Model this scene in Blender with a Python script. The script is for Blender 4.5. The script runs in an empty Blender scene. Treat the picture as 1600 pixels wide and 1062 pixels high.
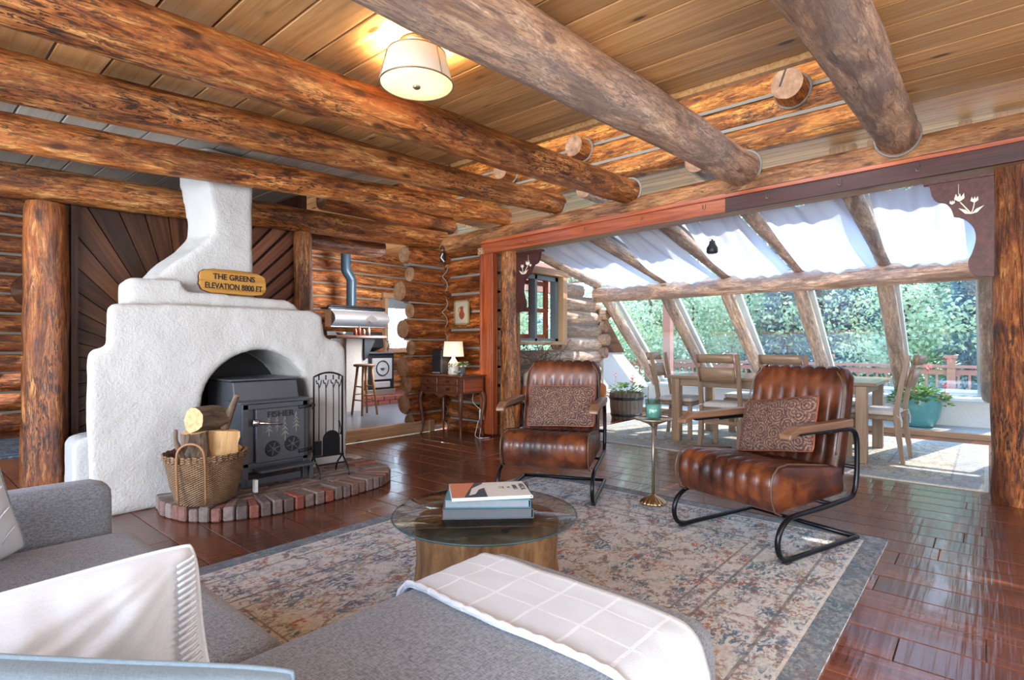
import bpy, bmesh, math, random
from mathutils import Vector, Matrix, Euler, noise
PI = math.pi
S = bpy.context.scene
C = S.collection
rnd = random.Random(7)

# ------------------------------------------------------------------ camera
cam_d = bpy.data.cameras.new('camera')
cam = bpy.data.objects.new('camera', cam_d); C.objects.link(cam)
cam_d.sensor_width = 36; cam_d.lens = 860/1600*36
cam_d.clip_start = 0.02; cam_d.clip_end = 300
cam_d.shift_y = 6/1600
cam.location = (0, 0, 1.2)
cam.rotation_euler = (PI/2, 0, math.radians(40.9) - PI/2)
S.camera = cam

# ------------------------------------------------------------------ world, sun, exposure
W = bpy.data.worlds.new('world'); S.world = W; W.use_nodes = True
wn = W.node_tree.nodes; wl = W.node_tree.links
bg = wn['Background']
tc = wn.new('ShaderNodeTexCoord'); sx = wn.new('ShaderNodeSeparateXYZ')
cr = wn.new('ShaderNodeValToRGB')
wl.new(tc.outputs['Generated'], sx.inputs[0]); wl.new(sx.outputs['Z'], cr.inputs[0])
cr.color_ramp.elements[0].position = 0.0; cr.color_ramp.elements[0].color = (0.80, 0.90, 1.0, 1)
cr.color_ramp.elements[1].position = 0.6; cr.color_ramp.elements[1].color = (0.36, 0.60, 1.0, 1)
wl.new(cr.outputs[0], bg.inputs['Color'])
bg.inputs['Strength'].default_value = 4.6

def add_light(name, kind, loc, energy, color=(1, 1, 1), rot=None, target=None, size=None, size_y=None, radius=None, angle=None, parent=None):
    d = bpy.data.lights.new(name, kind); d.energy = energy; d.color = color
    if kind == 'AREA':
        d.shape = 'RECTANGLE'; d.size = size; d.size_y = size_y or size
    if radius is not None: d.shadow_soft_size = radius
    if angle is not None: d.angle = angle
    o = bpy.data.objects.new(name, d); C.objects.link(o); o.location = loc
    if target is not None:
        o.rotation_euler = (Vector(target) - Vector(loc)).to_track_quat('-Z', 'Y').to_euler()
    elif rot: o.rotation_euler = rot
    if parent: o.parent = parent
    return o
add_light('sun', 'SUN', (12, -6, 12), 6.0, (1.0, 0.94, 0.84), target=(12-7.2, -6+4.6, 12-9.5), angle=math.radians(0.6))
# added area fill from behind the camera; no window is built there
add_light('rear_fill_light', 'AREA', (-5.2, -0.6, 1.9), 560, (0.92, 0.96, 1.0), target=(3.0, 2.8, 2.3), size=4.4, size_y=2.4)
add_light('side_fill_light', 'AREA', (1.8, -2.25, 1.5), 95, (0.92, 0.96, 1.0), target=(2.6, 3.0, 2.4), size=3.4, size_y=1.8)  # added fill just inside the right wall, which has no window
# loft windows above the opening
add_light('loft_daylight', 'AREA', (1.0, 2.4, 4.1), 130, (1.0, 0.93, 0.82), target=(5.6, 2.6, 3.7), size=4.0, size_y=.5)
add_light('kitchen_fill_light', 'AREA', (5.85, 6.75, 1.9), 150, (0.92, 0.95, 1.0), target=(4.9, 8.6, 1.3), size=1.2, size_y=1.5)  # added fill hidden behind the corner logs, in place of a side window
add_light('back_room_fill_light', 'AREA', (-1.6, 8.4, 1.8), 8, (1.0, 0.9, 0.8), target=(1.0, 9.0, 1.2), size=1.2, size_y=1.2)  # weak area fill added inside the back room, no window built there

S.view_settings.view_transform = 'Standard'
S.view_settings.look = 'None'
S.view_settings.gamma = 1.0
S.view_settings.use_curve_mapping = False
S.view_settings.exposure = 0.5
S.cycles.max_bounces = 8; S.cycles.diffuse_bounces = 4; S.cycles.glossy_bounces = 4
S.cycles.transparent_max_bounces = 16; S.cycles.transmission_bounces = 6
S.cycles.caustics_reflective = False; S.cycles.caustics_refractive = False
S.cycles.use_denoising = True
S.cycles.sample_clamp_indirect = 6.0

# ------------------------------------------------------------------ materials
M = {}
def col(c): return (c[0], c[1], c[2], 1.0)
class NT:
    def __init__(s, name):
        s.m = bpy.data.materials.new(name); s.m.use_nodes = True
        s.n = s.m.node_tree.nodes; s.l = s.m.node_tree.links
        s.b = s.n['Principled BSDF']; s.out = s.n['Material Output']
        M[name] = s.m
    def new(s, t, **k):
        n = s.n.new(t)
        for a, b in k.items(): setattr(n, a, b)
        return n
    def link(s, a, b): s.l.new(a, b)
    def coord(s, kind='Object', scale=(1, 1, 1), loc=(0, 0, 0)):
        if kind == 'lc':
            a = s.new('ShaderNodeAttribute', attribute_name='lc'); o = a.outputs['Vector']
        else:
            o = s.new('ShaderNodeTexCoord').outputs[kind]
        mp = s.new('ShaderNodeMapping'); mp.inputs['Scale'].default_value = scale; mp.inputs['Location'].default_value = loc
        s.link(o, mp.inputs[0]); return mp.outputs[0]
    def noise(s, vec, scale, detail=4, rough=0.6, dist=0.0):
        n = s.new('ShaderNodeTexNoise'); n.inputs['Scale'].default_value = scale; n.inputs['Detail'].default_value = detail
        n.inputs['Roughness'].default_value = rough; n.inputs['Distortion'].default_value = dist
        s.link(vec, n.inputs['Vector']); return n.outputs['Fac']
    def ramp(s, fac, stops, interp='LINEAR'):
        r = s.new('ShaderNodeValToRGB'); e = r.color_ramp.elements; r.color_ramp.interpolation = interp
        while len(e) < len(stops): e.new(0.5)
        for i, (p, c) in enumerate(stops):
            e[i].position = p; e[i].color = col(c) if hasattr(c, '__len__') else (c, c, c, 1)
        s.link(fac, r.inputs[0]); return r.outputs['Color']
    def mix(s, fac, a, b, mode='MIX'):
        m = s.new('ShaderNodeMix', data_type='RGBA', blend_type=mode)
        for v, i in ((fac, 0), (a, 6), (b, 7)):
            if hasattr(v, 'is_linked') or hasattr(v, 'links'): s.link(v, m.inputs[i])
            elif i == 0: m.inputs[0].default_value = v
            else: m.inputs[i].default_value = col(v)
        return m.outputs[2]
    def math(s, op, a, b=None, c=None):
        m = s.new('ShaderNodeMath', operation=op)
        for i, v in enumerate((a, b, c)):
            if v is None: continue
            if hasattr(v, 'links'): s.link(v, m.inputs[i])
            else: m.inputs[i].default_value = v
        return m.outputs[0]
    def bump(s, h, strength=0.3, dist=0.01):
        b = s.new('ShaderNodeBump'); b.inputs['Strength'].default_value = strength; b.inputs['Distance'].default_value = dist
        s.link(h, b.inputs['Height']); s.link(b.outputs[0], s.b.inputs['Normal'])
    def set(s, color=None, rough=None, metal=None, spec=None, coat=None, sheen=None):
        for v, k in ((color, 'Base Color'), (rough, 'Roughness'), (metal, 'Metallic'), (spec, 'Specular IOR Level'), (coat, 'Coat Weight'), (sheen, 'Sheen Weight')):
            if v is None: continue
            if hasattr(v, 'links'): s.link(v, s.b.inputs[k])
            elif k == 'Base Color': s.b.inputs[k].default_value = col(v)
            else: s.b.inputs[k].default_value = v

def plain(name, c, rough=0.5, metal=0.0, bump=0.0, scale=40, var=0.12):
    t = NT(name); v = t.coord()
    n = t.noise(v, scale, 3)
    t.set(t.mix(n, [x*(1-var) for x in c], [min(1, x*(1+var)) for x in c]), rough, metal)
    if bump: t.bump(n, bump, 0.004)
    return t.m

def log_mat(name, dark, mid, light, rough=0.33, darkness=0.5, grey=None):
    t = NT(name)
    v = t.coord('lc', (3.2, 20, 20)); f = t.noise(v, 1.0, 8, 0.74, 1.0)
    base = t.ramp(f, [(0.34, dark), (0.44, mid), (0.53, [a*.75+b*.25 for a, b in zip(mid, light)]), (0.60, light)])
    v2 = t.coord('lc', (9.0, 50, 50), (3, 1, 7)); f2 = t.noise(v2, 1.0, 6, 0.75, 1.6)
    streak = t.ramp(f2, [(0.50, 0), (0.545, 1)])
    v3 = t.coord('lc', (1.1, 3, 3), (9, 4, 2)); f3 = t.noise(v3, 1.0, 3, 0.6)
    reg = t.ramp(f3, [(0.36, 0.18), (0.60, 1)])
    k = t.math('MULTIPLY', t.math('MULTIPLY', streak, reg), darkness)
    pn = t.noise(t.coord('lc', (1.5, 7, 7), (4, 2, 8)), 1.0, 5, 0.65, 0.8)
    base = t.mix(1.0, base, t.ramp(pn, [(0.40, (1.3, 1.28, 1.25)), (0.50, (0.98, 0.95, 0.92)), (0.58, (0.5, 0.44, 0.42))]), 'MULTIPLY')
    c = t.mix(k, base, [x*0.35 for x in dark])
    # knots
    vo = t.new('ShaderNodeTexVoronoi'); vo.inputs['Scale'].default_value = 1.0
    t.link(t.coord('lc', (2.6, 6.0, 6.0), (2, 8, 5)), vo.inputs['Vector'])
    kn = t.ramp(vo.outputs['Distance'], [(0.10, 1), (0.17, 0)])
    c = t.mix(t.math('MULTIPLY', kn, 0.75), c, [x*0.4 for x in dark])
    # long drying check
    v4 = t.coord('lc', (0.5, 9, 9), (5, 5, 1)); f4 = t.noise(v4, 1.0, 2, 0.5)
    ck = t.math('COMPARE', f4, 0.5, 0.004)
    c = t.mix(t.math('MULTIPLY', ck, 0.7), c, [x*0.25 for x in dark])
    if grey: c = t.mix(t.math('MULTIPLY', reg, 0.45), c, grey)
    tt = t.new('ShaderNodeAttribute', attribute_name='tint')
    c = t.mix(1.0, c, t.ramp(tt.outputs['Fac'], [(0, (0.72, 0.70, 0.68)), (1, (1.25, 1.22, 1.18))]), 'MULTIPLY')
    t.set(c, rough)
    h = t.math('SUBTRACT', t.math('ADD', f, t.math('MULTIPLY', f2, 0.6)), t.math('MULTIPLY', ck, 0.5))
    t.bump(h, 0.8, 0.014)
    return t.m
log_mat('log_amber', (0.05, 0.012, 0.004), (0.31, 0.082, 0.017), (0.62, 0.26, 0.07), 0.33, 1.0)
log_mat('log_honey', (0.07, 0.018, 0.006), (0.42, 0.13, 0.028), (0.74, 0.38, 0.13), 0.36, 0.95)
log_mat('log_pale', (0.13, 0.06, 0.033), (0.54, 0.30, 0.165), (0.84, 0.61, 0.42), 0.5, 0.8, (0.42, 0.35, 0.33))
log_mat('log_header', (0.10, 0.035, 0.012), (0.33, 0.14, 0.05), (0.50, 0.27, 0.12), 0.42, 0.5)
log_mat('log_weathered', (0.19, 0.10, 0.055), (0.58, 0.38, 0.23), (0.86, 0.70, 0.53), 0.6, 0.7, (0.45, 0.38, 0.36))
log_mat('log_orange', (0.10, 0.026, 0.005), (0.50, 0.16, 0.026), (0.80, 0.40, 0.09), 0.36, 0.95)

def end_mat():
    t = NT('log_end')
    v = t.coord('lc', (0.0, 1, 1)); n = t.noise(t.coord('lc', (1, 9, 9)), 1.0, 5)
    t.set(t.ramp(n, [(0.3, (0.16, 0.075, 0.035)), (0.55, (0.36, 0.20, 0.11)), (0.75, (0.50, 0.33, 0.20))]), 0.65)
    t.bump(n, 0.4, 0.01)
end_mat()
def board_mat(name, a, b, c3, rough, knot=0.8, grain=(1.2, 26, 26), tintrange=((0.74, 0.72, 0.70), (1.2, 1.18, 1.14)), bump=0.15, wave=False, coat=0.0):
    t = NT(name)
    f = t.noise(t.coord('lc', grain), 1.0, 5, 0.6, 0.8)
    base = t.ramp(f, [(0.28, a), (0.5, b), (0.74, c3)])
    c = base
    if knot:
        vo = t.new('ShaderNodeTexVoronoi'); t.link(t.coord('lc', (1.7, 4.5, 4.5), (1, 2, 3)), vo.inputs['Vector']); vo.inputs['Scale'].default_value = 1.0
        k = t.ramp(vo.outputs['Distance'], [(0.06, 1), (0.10, 0.25), (0.16, 0)])
        c = t.mix(t.math('MULTIPLY', k, knot), c, [x*0.25 for x in a])
    tt = t.new('ShaderNodeAttribute', attribute_name='tint')
    c = t.mix(1.0, c, t.ramp(tt.outputs['Fac'], [(0, tintrange[0]), (1, tintrange[1])]), 'MULTIPLY')
    t.set(c, rough, coat=coat, spec=(0.9 if wave else None))
    h = f
    if wave:
        w = t.noise(t.coord('Object', (1.6, 34, 1)), 1.0, 2, 0.5)
        h = t.math('ADD', t.math('MULTIPLY', f, 0.15), t.math('MULTIPLY', w, 0.9))
    t.bump(h, bump, 0.01)
    return t.m
board_mat('ceiling_pine', (0.44, 0.215, 0.078), (0.66, 0.36, 0.145), (0.78, 0.50, 0.245), 0.42, 1.0)
board_mat('ceiling_white', (0.50, 0.48, 0.42), (0.58, 0.56, 0.50), (0.66, 0.64, 0.58), 0.6, 0.1)
board_mat('floor_wood', (0.058, 0.018, 0.010), (0.130, 0.041, 0.022), (0.21, 0.075, 0.041), 0.22, 0.4, (1.0, 14, 14), ((0.75, 0.72, 0.7), (1.2, 1.15, 1.1)), 0.30, True, 0.18)
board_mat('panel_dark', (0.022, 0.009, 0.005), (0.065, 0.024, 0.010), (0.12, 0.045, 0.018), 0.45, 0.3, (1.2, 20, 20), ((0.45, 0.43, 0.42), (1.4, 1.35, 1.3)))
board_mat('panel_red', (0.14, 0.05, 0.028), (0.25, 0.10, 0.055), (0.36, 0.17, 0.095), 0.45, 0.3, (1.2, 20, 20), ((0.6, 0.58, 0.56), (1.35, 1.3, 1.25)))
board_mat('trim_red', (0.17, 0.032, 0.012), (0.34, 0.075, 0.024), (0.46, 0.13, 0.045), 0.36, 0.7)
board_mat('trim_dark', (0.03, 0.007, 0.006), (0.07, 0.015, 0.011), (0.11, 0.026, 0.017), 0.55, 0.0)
board_mat('trim_pale', (0.36, 0.20, 0.10), (0.50, 0.31, 0.17), (0.62, 0.42, 0.26), 0.5, 0.7)
board_mat('table_wood', (0.17, 0.105, 0.062), (0.27, 0.18, 0.115), (0.36, 0.25, 0.165), 0.42, 0.0)
board_mat('table_top_wood', (0.17, 0.105, 0.062), (0.27, 0.18, 0.115), (0.36, 0.25, 0.165), 0.2, 0.0)
board_mat('walnut', (0.045, 0.015, 0.008), (0.11, 0.038, 0.018), (0.19, 0.07, 0.033), 0.3, 0.0)
board_mat('arm_wood', (0.12, 0.06, 0.033), (0.21, 0.11, 0.065), (0.30, 0.18, 0.115), 0.35, 0.0)
board_mat('stool_wood', (0.24, 0.11, 0.045), (0.36, 0.18, 0.075), (0.46, 0.25, 0.11), 0.4, 0.0)
board_mat('grey_board', (0.27, 0.24, 0.21), (0.38, 0.34, 0.30), (0.48, 0.44, 0.40), 0.6, 0.5)
board_mat('barrel_wood', (0.07, 0.05, 0.04), (0.17, 0.135, 0.11), (0.27, 0.23, 0.20), 0.7, 0.0)
board_mat('bark', (0.05, 0.03, 0.02), (0.13, 0.085, 0.055), (0.24, 0.17, 0.12), 0.8, 0.0, (8, 30, 30), bump=0.7)
board_mat('split_wood', (0.50, 0.26, 0.10), (0.68, 0.42, 0.19), (0.80, 0.58, 0.32), 0.6, 0.0)
board_mat('stump_side', (0.06, 0.028, 0.012), (0.22, 0.11, 0.045), (0.42, 0.25, 0.12), 0.5, 0.3, (5, 14, 14), bump=0.6)
board_mat('sign_wood', (0.38, 0.17, 0.03), (0.62, 0.31, 0.06), (0.75, 0.43, 0.12), 0.35, 0.0)
plain('chink', (0.24, 0.22, 0.19), 0.85, bump=0.3)
plain('white_paint', (0.72, 0.71, 0.68), 0.6, bump=0.2)
plain('frame_white', (0.60, 0.66, 0.67), 0.4)
plain('frame_grey', (0.16, 0.21, 0.23), 0.4)
plain('iron', (0.028, 0.031, 0.036), 0.42, 0.6, 0.25, 60)
plain('stove_iron', (0.13, 0.14, 0.16), 0.40, 0.55, 0.3, 50)
plain('stove_dark', (0.012, 0.012, 0.014), 0.7)
plain('black_metal', (0.018, 0.019, 0.023), 0.28, 0.7)
plain('chrome', (0.62, 0.63, 0.65), 0.18, 1.0); plain('nickel', (0.70, 0.72, 0.76), 0.38, 0.7)
plain('brass', (0.50, 0.38, 0.20), 0.3, 1.0)
plain('dull_bronze', (0.30, 0.25, 0.19), 0.38, 0.9)
plain('black_plastic', (0.014, 0.015, 0.018), 0.45)
plain('pewter', (0.45, 0.43, 0.40), 0.35, 0.8)
plain('rim_metal', (0.42, 0.34, 0.22), 0.35, 0.9)
plain('white_plastic', (0.78, 0.78, 0.76), 0.4)
plain('ivory_inlay', (0.80, 0.72, 0.58), 0.5)
plain('kitchen_floor', (0.15, 0.17, 0.21), 0.28, bump=0.1, scale=5, var=0.25)
plain('teal_glaze', (0.12, 0.36, 0.37), 0.16)
plain('ceramic', (0.70, 0.66, 0.58), 0.35, bump=0.3, scale=80)
plain('red_petal', (0.75, 0.10, 0.09), 0.5)
plain('pink_petal', (0.80, 0.33, 0.36), 0.5)
plain('orange_petal', (0.75, 0.25, 0.10), 0.5)
plain('soil', (0.03, 0.02, 0.015), 0.9)
plain('paper', (0.74, 0.71, 0.64), 0.7)
plain('grey_green_leaf', (0.24, 0.30, 0.22), 0.55)
plain('ink', (0.02, 0.015, 0.015), 0.6)
plain('book_blue', (0.07, 0.23, 0.29), 0.4)
plain('book_grey', (0.11, 0.12, 0.135), 0.45)
plain('book_white', (0.66, 0.68, 0.66), 0.35)
plain('book_coral', (0.55, 0.20, 0.12), 0.35)
plain('book_navy', (0.03, 0.07, 0.11), 0.35)
plain('copper', (0.28, 0.075, 0.04), 0.35, 0.3)
plain('picture_ground', (0.36, 0.34, 0.27), 0.7, scale=8)
plain('gold_frame', (0.33, 0.24, 0.12), 0.4, 0.3)
plain('deck_red', (0.34, 0.17, 0.12), 0.7)
plain('ochre_fabric', (0.40, 0.13, 0.035), 0.85, bump=0.3, scale=200)
plain('cream_fabric', (0.62, 0.55, 0.45), 0.85, bump=0.3)
plain('brick_red', (0.20, 0.055, 0.04), 0.85, bump=0.5)
plain('rubber', (0.02, 0.015, 0.012), 0.5)
plain('twig', (0.16, 0.10, 0.07), 0.8)

def stucco():
    t = NT('stucco'); v = t.coord()
    n = t.noise(v, 55, 5, 0.65); big = t.noise(v, 2.2, 3)
    t.set(t.mix(big, (0.48, 0.465, 0.45), (0.60, 0.59, 0.575)), 0.85)
    t.bump(t.math('ADD', n, t.math('MULTIPLY', t.noise(v, 14, 3), 1.2)), 0.55, 0.014)
stucco()
def brick():
    t = NT('hearth_brick')
    n = t.noise(t.coord('Object'), 30, 5, 0.7)
    tt = t.new('ShaderNodeAttribute', attribute_name='tint')
    c = t.ramp(tt.outputs['Fac'], [(0.0, (0.12, 0.088, 0.078)), (0.5, (0.24, 0.18, 0.155)), (0.75, (0.19, 0.105, 0.078)), (1, (0.29, 0.085, 0.055))])
    t.set(t.mix(1.0, c, t.ramp(n, [(0.3, 0.55), (0.7, 1.35)]), 'MULTIPLY'), 0.7)
    t.bump(n, 0.7, 0.012)
brick()
plain('mortar', (0.16, 0.14, 0.125), 0.9, bump=0.5)
def weave(name, a, b, scale=260, rough=0.95, bump=0.25):
    t = NT(name)
    v = t.coord()
    x = t.noise(t.coord('Object', (scale*.22, scale, scale)), 1.0, 2); y = t.noise(t.coord('Object', (scale, scale*.22, scale)), 1.0, 2)
    f = t.math('MULTIPLY', t.math('ADD', x, y), 0.5)
    t.set(t.ramp(f, [(0.38, a), (0.62, b)]), rough, sheen=0.15)
    t.bump(f, bump, 0.003)
weave('sofa_fabric', (0.11, 0.12, 0.135), (0.285, 0.305, 0.335), 330)
weave('sofa_weave_blue', (0.16, 0.20, 0.23), (0.34, 0.39, 0.42), 150)
weave('white_linen', (0.56, 0.58, 0.605), (0.61, 0.63, 0.655), 300, bump=0.12)
weave('seat_pad', (0.50, 0.47, 0.43), (0.62, 0.58, 0.53), 120)
weave('grey_upholstery', (0.30, 0.30, 0.30), (0.42, 0.42, 0.42), 120)
weave('blue_cotton', (0.20, 0.29, 0.36), (0.25, 0.34, 0.41), 300)
def throw_mat():
    t = NT('throw_knit'); v = t.coord()
    sp = t.new('ShaderNodeSeparateXYZ'); t.link(v, sp.inputs[0])
    def line(o, per, ph):
        fr = t.math('FRACT', t.math('ADD', t.math('DIVIDE', o, per), ph))
        return t.math('LESS_THAN', t.math('ABSOLUTE', t.math('SUBTRACT', fr, 0.5)), 0.035)
    l = t.math('MAXIMUM', line(sp.outputs[0], 0.115, 0.35), line(sp.outputs[1], 0.145, 0.1))
    st = t.noise(v, 300, 2)
    t.set(t.mix(l, (0.56, 0.585, 0.61), (0.72, 0.74, 0.77)), 0.95, sheen=0.3)
    t.bump(t.math('ADD', t.math('MULTIPLY', l, t.math('ADD', st, 0.6)), t.math('MULTIPLY', st, 0.5)), 0.6, 0.004)
throw_mat()
def leather(name, dark, mid, light):
    t = NT(name); v = t.coord()
    n = t.noise(v, 5.5, 4, 0.6, 0.3); g = t.noise(v, 160, 3)
    t.set(t.ramp(n, [(0.32, dark), (0.5, mid), (0.7, light)]), t.ramp(t.noise(v, 9, 3), [(0.3, 0.26), (0.7, 0.42)]))
    t.bump(g, 0.12, 0.002)
leather('leather', (0.018, 0.006, 0.004), (0.07, 0.018, 0.008), (0.19, 0.052, 0.015))
plain('piping', (0.10, 0.055, 0.035), 0.4)
def tapestry():
    t = NT('tapestry'); v = t.coord()
    sw = t.new('ShaderNodeSeparateXYZ'); cw = t.new('ShaderNodeCombineXYZ'); vo = t.new('ShaderNodeTexVoronoi', feature='F1', voronoi_dimensions='2D'); t.link(v, sw.inputs[0]); t.link(sw.outputs[0], cw.inputs[0]); t.link(sw.outputs[2], cw.inputs[1]); t.link(cw.outputs[0], vo.inputs['Vector']); vo.inputs['Scale'].default_value = 11; vo.inputs['Randomness'].default_value = 0.75
    rings = t.math('SINE', t.math('MULTIPLY', vo.outputs['Distance'], 34))
    n = t.noise(v, 75, 4, 0.75, 1.0)
    f = t.math('ADD', t.math('MULTIPLY', rings, 0.085), n)
    a = t.ramp(f, [(0.30, (0.035, 0.02, 0.03)), (0.40, (0.12, 0.030, 0.022)), (0.47, (0.075, 0.055, 0.055)), (0.54, (0.20, 0.11, 0.055)), (0.61, (0.30, 0.22, 0.14)), (0.68, (0.07, 0.03, 0.035))], 'CONSTANT')
    t.set(a, 0.9); t.bump(n, 0.3, 0.003)
tapestry()
def rug(name, x0, x1, y0, y1, base, cols, bands, fine=42, big=3.2):
    t = NT(name); v = t.coord()
    sp = t.new('ShaderNodeSeparateXYZ'); t.link(v, sp.inputs[0]); X, Y = sp.outputs[0], sp.outputs[1]
    d = t.math('MINIMUM', t.math('MINIMUM', t.math('SUBTRACT', X, x0), t.math('SUBTRACT', x1, X)), t.math('MINIMUM', t.math('SUBTRACT', Y, y0), t.math('SUBTRACT', y1, Y)))
    f = t.noise(v, fine, 5, 0.75, 0.5); b = t.noise(v, big, 3, 0.6)
    c = t.mix(t.ramp(f, [(0.40, 0), (0.6, 1)]), base, [x*0.80 for x in base])
    for i, (cc, lo, hi, th) in enumerate(cols):
        r = t.noise(t.coord('Object', (1, 1, 1), (i*7.3, i*3.1, 0)), big*1.6, 3, 0.6)
        k = t.noise(t.coord('Object', (0.55, 1, 1), (i*2.3, i*9.1, 0)), fine*0.75, 4, 0.7, 1.5)
        m = t.math('MULTIPLY', t.ramp(r, [(lo, 0), (hi, 1)]), t.ramp(k, [(th-0.02, 0), (th+0.03, 1)]))
        c = t.mix(m, c, cc)
    # floral lattice in the field and the borders
    for sc, w, cc in ((2.1, 0.035, (0.10, 0.12, 0.16)), (4.3, 0.05, (0.25, 0.11, 0.07))):
        vo = t.new('ShaderNodeTexVoronoi', feature='DISTANCE_TO_EDGE'); vo.inputs['Scale'].default_value = sc; vo.inputs['Randomness'].default_value = 0.5
        n2 = t.noise(v, 6, 2)
        vv = t.new('ShaderNodeVectorMath', operation='ADD'); t.link(v, vv.inputs[0]); cmb = t.new('ShaderNodeCombineXYZ'); t.link(t.math('MULTIPLY', n2, 0.5), cmb.inputs[0]); t.link(t.math('MULTIPLY', b, 0.4), cmb.inputs[1]); t.link(cmb.outputs[0], vv.inputs[1])
        t.link(vv.outputs[0], vo.inputs['Vector'])
        m = t.math('MULTIPLY', t.math('LESS_THAN', vo.outputs['Distance'], w), t.ramp(f, [(0.46, 0), (0.52, 0.65)]))
        c = t.mix(m, c, cc)
    for (a, bb, cc, amt) in bands:
        m = t.math('MULTIPLY', t.math('GREATER_THAN', d, a), t.math('LESS_THAN', d, bb))
        m = t.math('MULTIPLY', m, t.ramp(f, [(0.40, amt), (0.62, amt*0.45)]))
        c = t.mix(m, c, cc)
    t.set(c, 0.95); t.bump(f, 0.3, 0.004)
rug('rug_pattern', 0.45, 4.02, 0.46, 3.16, (0.66, 0.665, 0.65),
    [((0.10, 0.19, 0.26), 0.45, 0.57, 0.51), ((0.42, 0.14, 0.08), 0.54, 0.64, 0.54), ((0.40, 0.28, 0.14), 0.52, 0.62, 0.55), ((0.09, 0.09, 0.11), 0.42, 0.62, 0.59)],
    [(0, 0.11, (0.09, 0.14, 0.18), 0.95), (0.11, 0.125, (0.7, 0.68, 0.62), 0.9), (0.235, 0.25, (0.13, 0.12, 0.12), 0.8), (0.52, 0.535, (0.13, 0.12, 0.12), 0.8), (0.62, 0.63, (0.13, 0.12, 0.12), 0.8)])
rug('dining_rug_pattern', 5.85, 8.5, 0.0, 4.2, (0.48, 0.46, 0.38),
    [((0.20, 0.24, 0.24), 0.44, 0.55, 0.50), ((0.33, 0.28, 0.17), 0.44, 0.55, 0.50)],
    [(0, 0.03, (0.55, 0.53, 0.45), 1), (0.05, 0.24, (0.28, 0.31, 0.32), 0.75), (0.24, 0.26, (0.16, 0.17, 0.17), 0.8), (0.75, 0.77, (0.16, 0.17, 0.17), 0.8), (0.98, 1.0, (0.16, 0.17, 0.17), 0.8)])
rug('back_rug_pattern', -0.6, 1.6, 7.8, 9.3, (0.30, 0.36, 0.38),
    [((0.03, 0.12, 0.20), 0.40, 0.50, 0.47), ((0.36, 0.12, 0.06), 0.52, 0.60, 0.53)], [(0, 0.12, (0.05, 0.15, 0.24), 0.9)])
def wicker():
    t = NT('wicker'); v = t.coord('Object')
    sp = t.new('ShaderNodeSeparateXYZ'); t.link(v, sp.inputs[0])
    ang = t.math('ARCTAN2', sp.outputs[1], sp.outputs[0])
    a = t.math('SINE', t.math('MULTIPLY', ang, 44)); z = t.math('SINE', t.math('MULTIPLY', sp.outputs[2], 420))
    w = t.math('MULTIPLY', a, z); n = t.noise(v, 12, 4)
    t.set(t.mix(t.math('MULTIPLY', t.math('ADD', w, 1), 0.35), t.ramp(n, [(0.3, (0.26, 0.13, 0.06)), (0.7, (0.50, 0.32, 0.18))]), (0.10, 0.045, 0.02)), 0.6)
    t.bump(w, 0.9, 0.008)
wicker()
def glass(name, tint=(1, 1, 1), refl=0.10, rough=0.0, fk=0.8):
    t = NT(name); t.n.remove(t.b)
    tr = t.new('ShaderNodeBsdfTransparent'); gl = t.new('ShaderNodeBsdfGlossy'); mx = t.new('ShaderNodeMixShader'); fr = t.new('ShaderNodeFresnel')
    tr.inputs[0].default_value = col(tint); gl.inputs['Roughness'].default_value = rough; fr.inputs[0].default_value = 1.45
    f = t.math('MAXIMUM', t.math('MULTIPLY', fr.outputs[0], fk), refl*0.3)
    t.link(f, mx.inputs[0]); t.link(tr.outputs[0], mx.inputs[1]); t.link(gl.outputs[0], mx.inputs[2]); t.link(mx.outputs[0], t.out.inputs[0])
glass('window_glass', (1, 1, 1), 0.05, 0.0, 0.22); glass('table_glass', (0.88, 0.95, 0.95), 0.2, 0.0, 0.6); plain('glass_edge', (0.03, 0.09, 0.10), 0.15); plain('page_grey', (0.24, 0.27, 0.30), 0.6); glass('jar_glass', (0.80, 0.95, 0.92), 0.3, 0.05, 0.4)
glass('clear_glass', (0.93, 0.96, 0.96), 0.3)
def cloth_trans(name, c, trans=0.5, emit=0.0, ec=(1, 1, 1)):
    t = NT(name)
    tl = t.new('ShaderNodeBsdfTranslucent'); mx = t.new('ShaderNodeMixShader'); tl.inputs[0].default_value = col(c)
    t.set(c, 0.9); mx.inputs[0].default_value = trans
    t.link(t.b.outputs[0], mx.inputs[1]); t.link(tl.outputs[0], mx.inputs[2]); t.link(mx.outputs[0], t.out.inputs[0])
    if emit: t.b.inputs['Emission Color'].default_value = col(ec); t.b.inputs['Emission Strength'].default_value = emit
cloth_trans('sheer_cloth', (0.66, 0.70, 0.80), 0.5)
cloth_trans('shade_linen', (0.72, 0.67, 0.62), 0.22, 0.12, (1.0, 0.86, 0.62))
cloth_trans('lamp_shade_cloth', (0.80, 0.74, 0.68), 0.35, 0.25, (1.0, 0.86, 0.74))
cloth_trans('diffuser', (0.85, 0.80, 0.62), 0.5, 0.55, (1.0, 0.86, 0.55))
cloth_trans('leaf', (0.13, 0.24, 0.06), 0.35)
cloth_trans('ivy_leaf', (0.10, 0.22, 0.09), 0.3)
cloth_trans('pine_foliage', (0.30, 0.44, 0.30), 0.4)
cloth_trans('aspen_foliage', (0.46, 0.60, 0.38), 0.45)
cloth_trans('blue_spruce_foliage', (0.30, 0.46, 0.52), 0.4)
def wax():
    plain('candle_wax', (0.45, 0.74, 0.68), 0.5)
wax()
def ground():
    t = NT('meadow'); n = t.noise(t.coord(), 0.7, 5)
    t.set(t.ramp(n, [(0.3, (0.26, 0.34, 0.18)), (0.55, (0.42, 0.44, 0.30)), (0.75, (0.58, 0.50, 0.44))]), 0.95)
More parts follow.
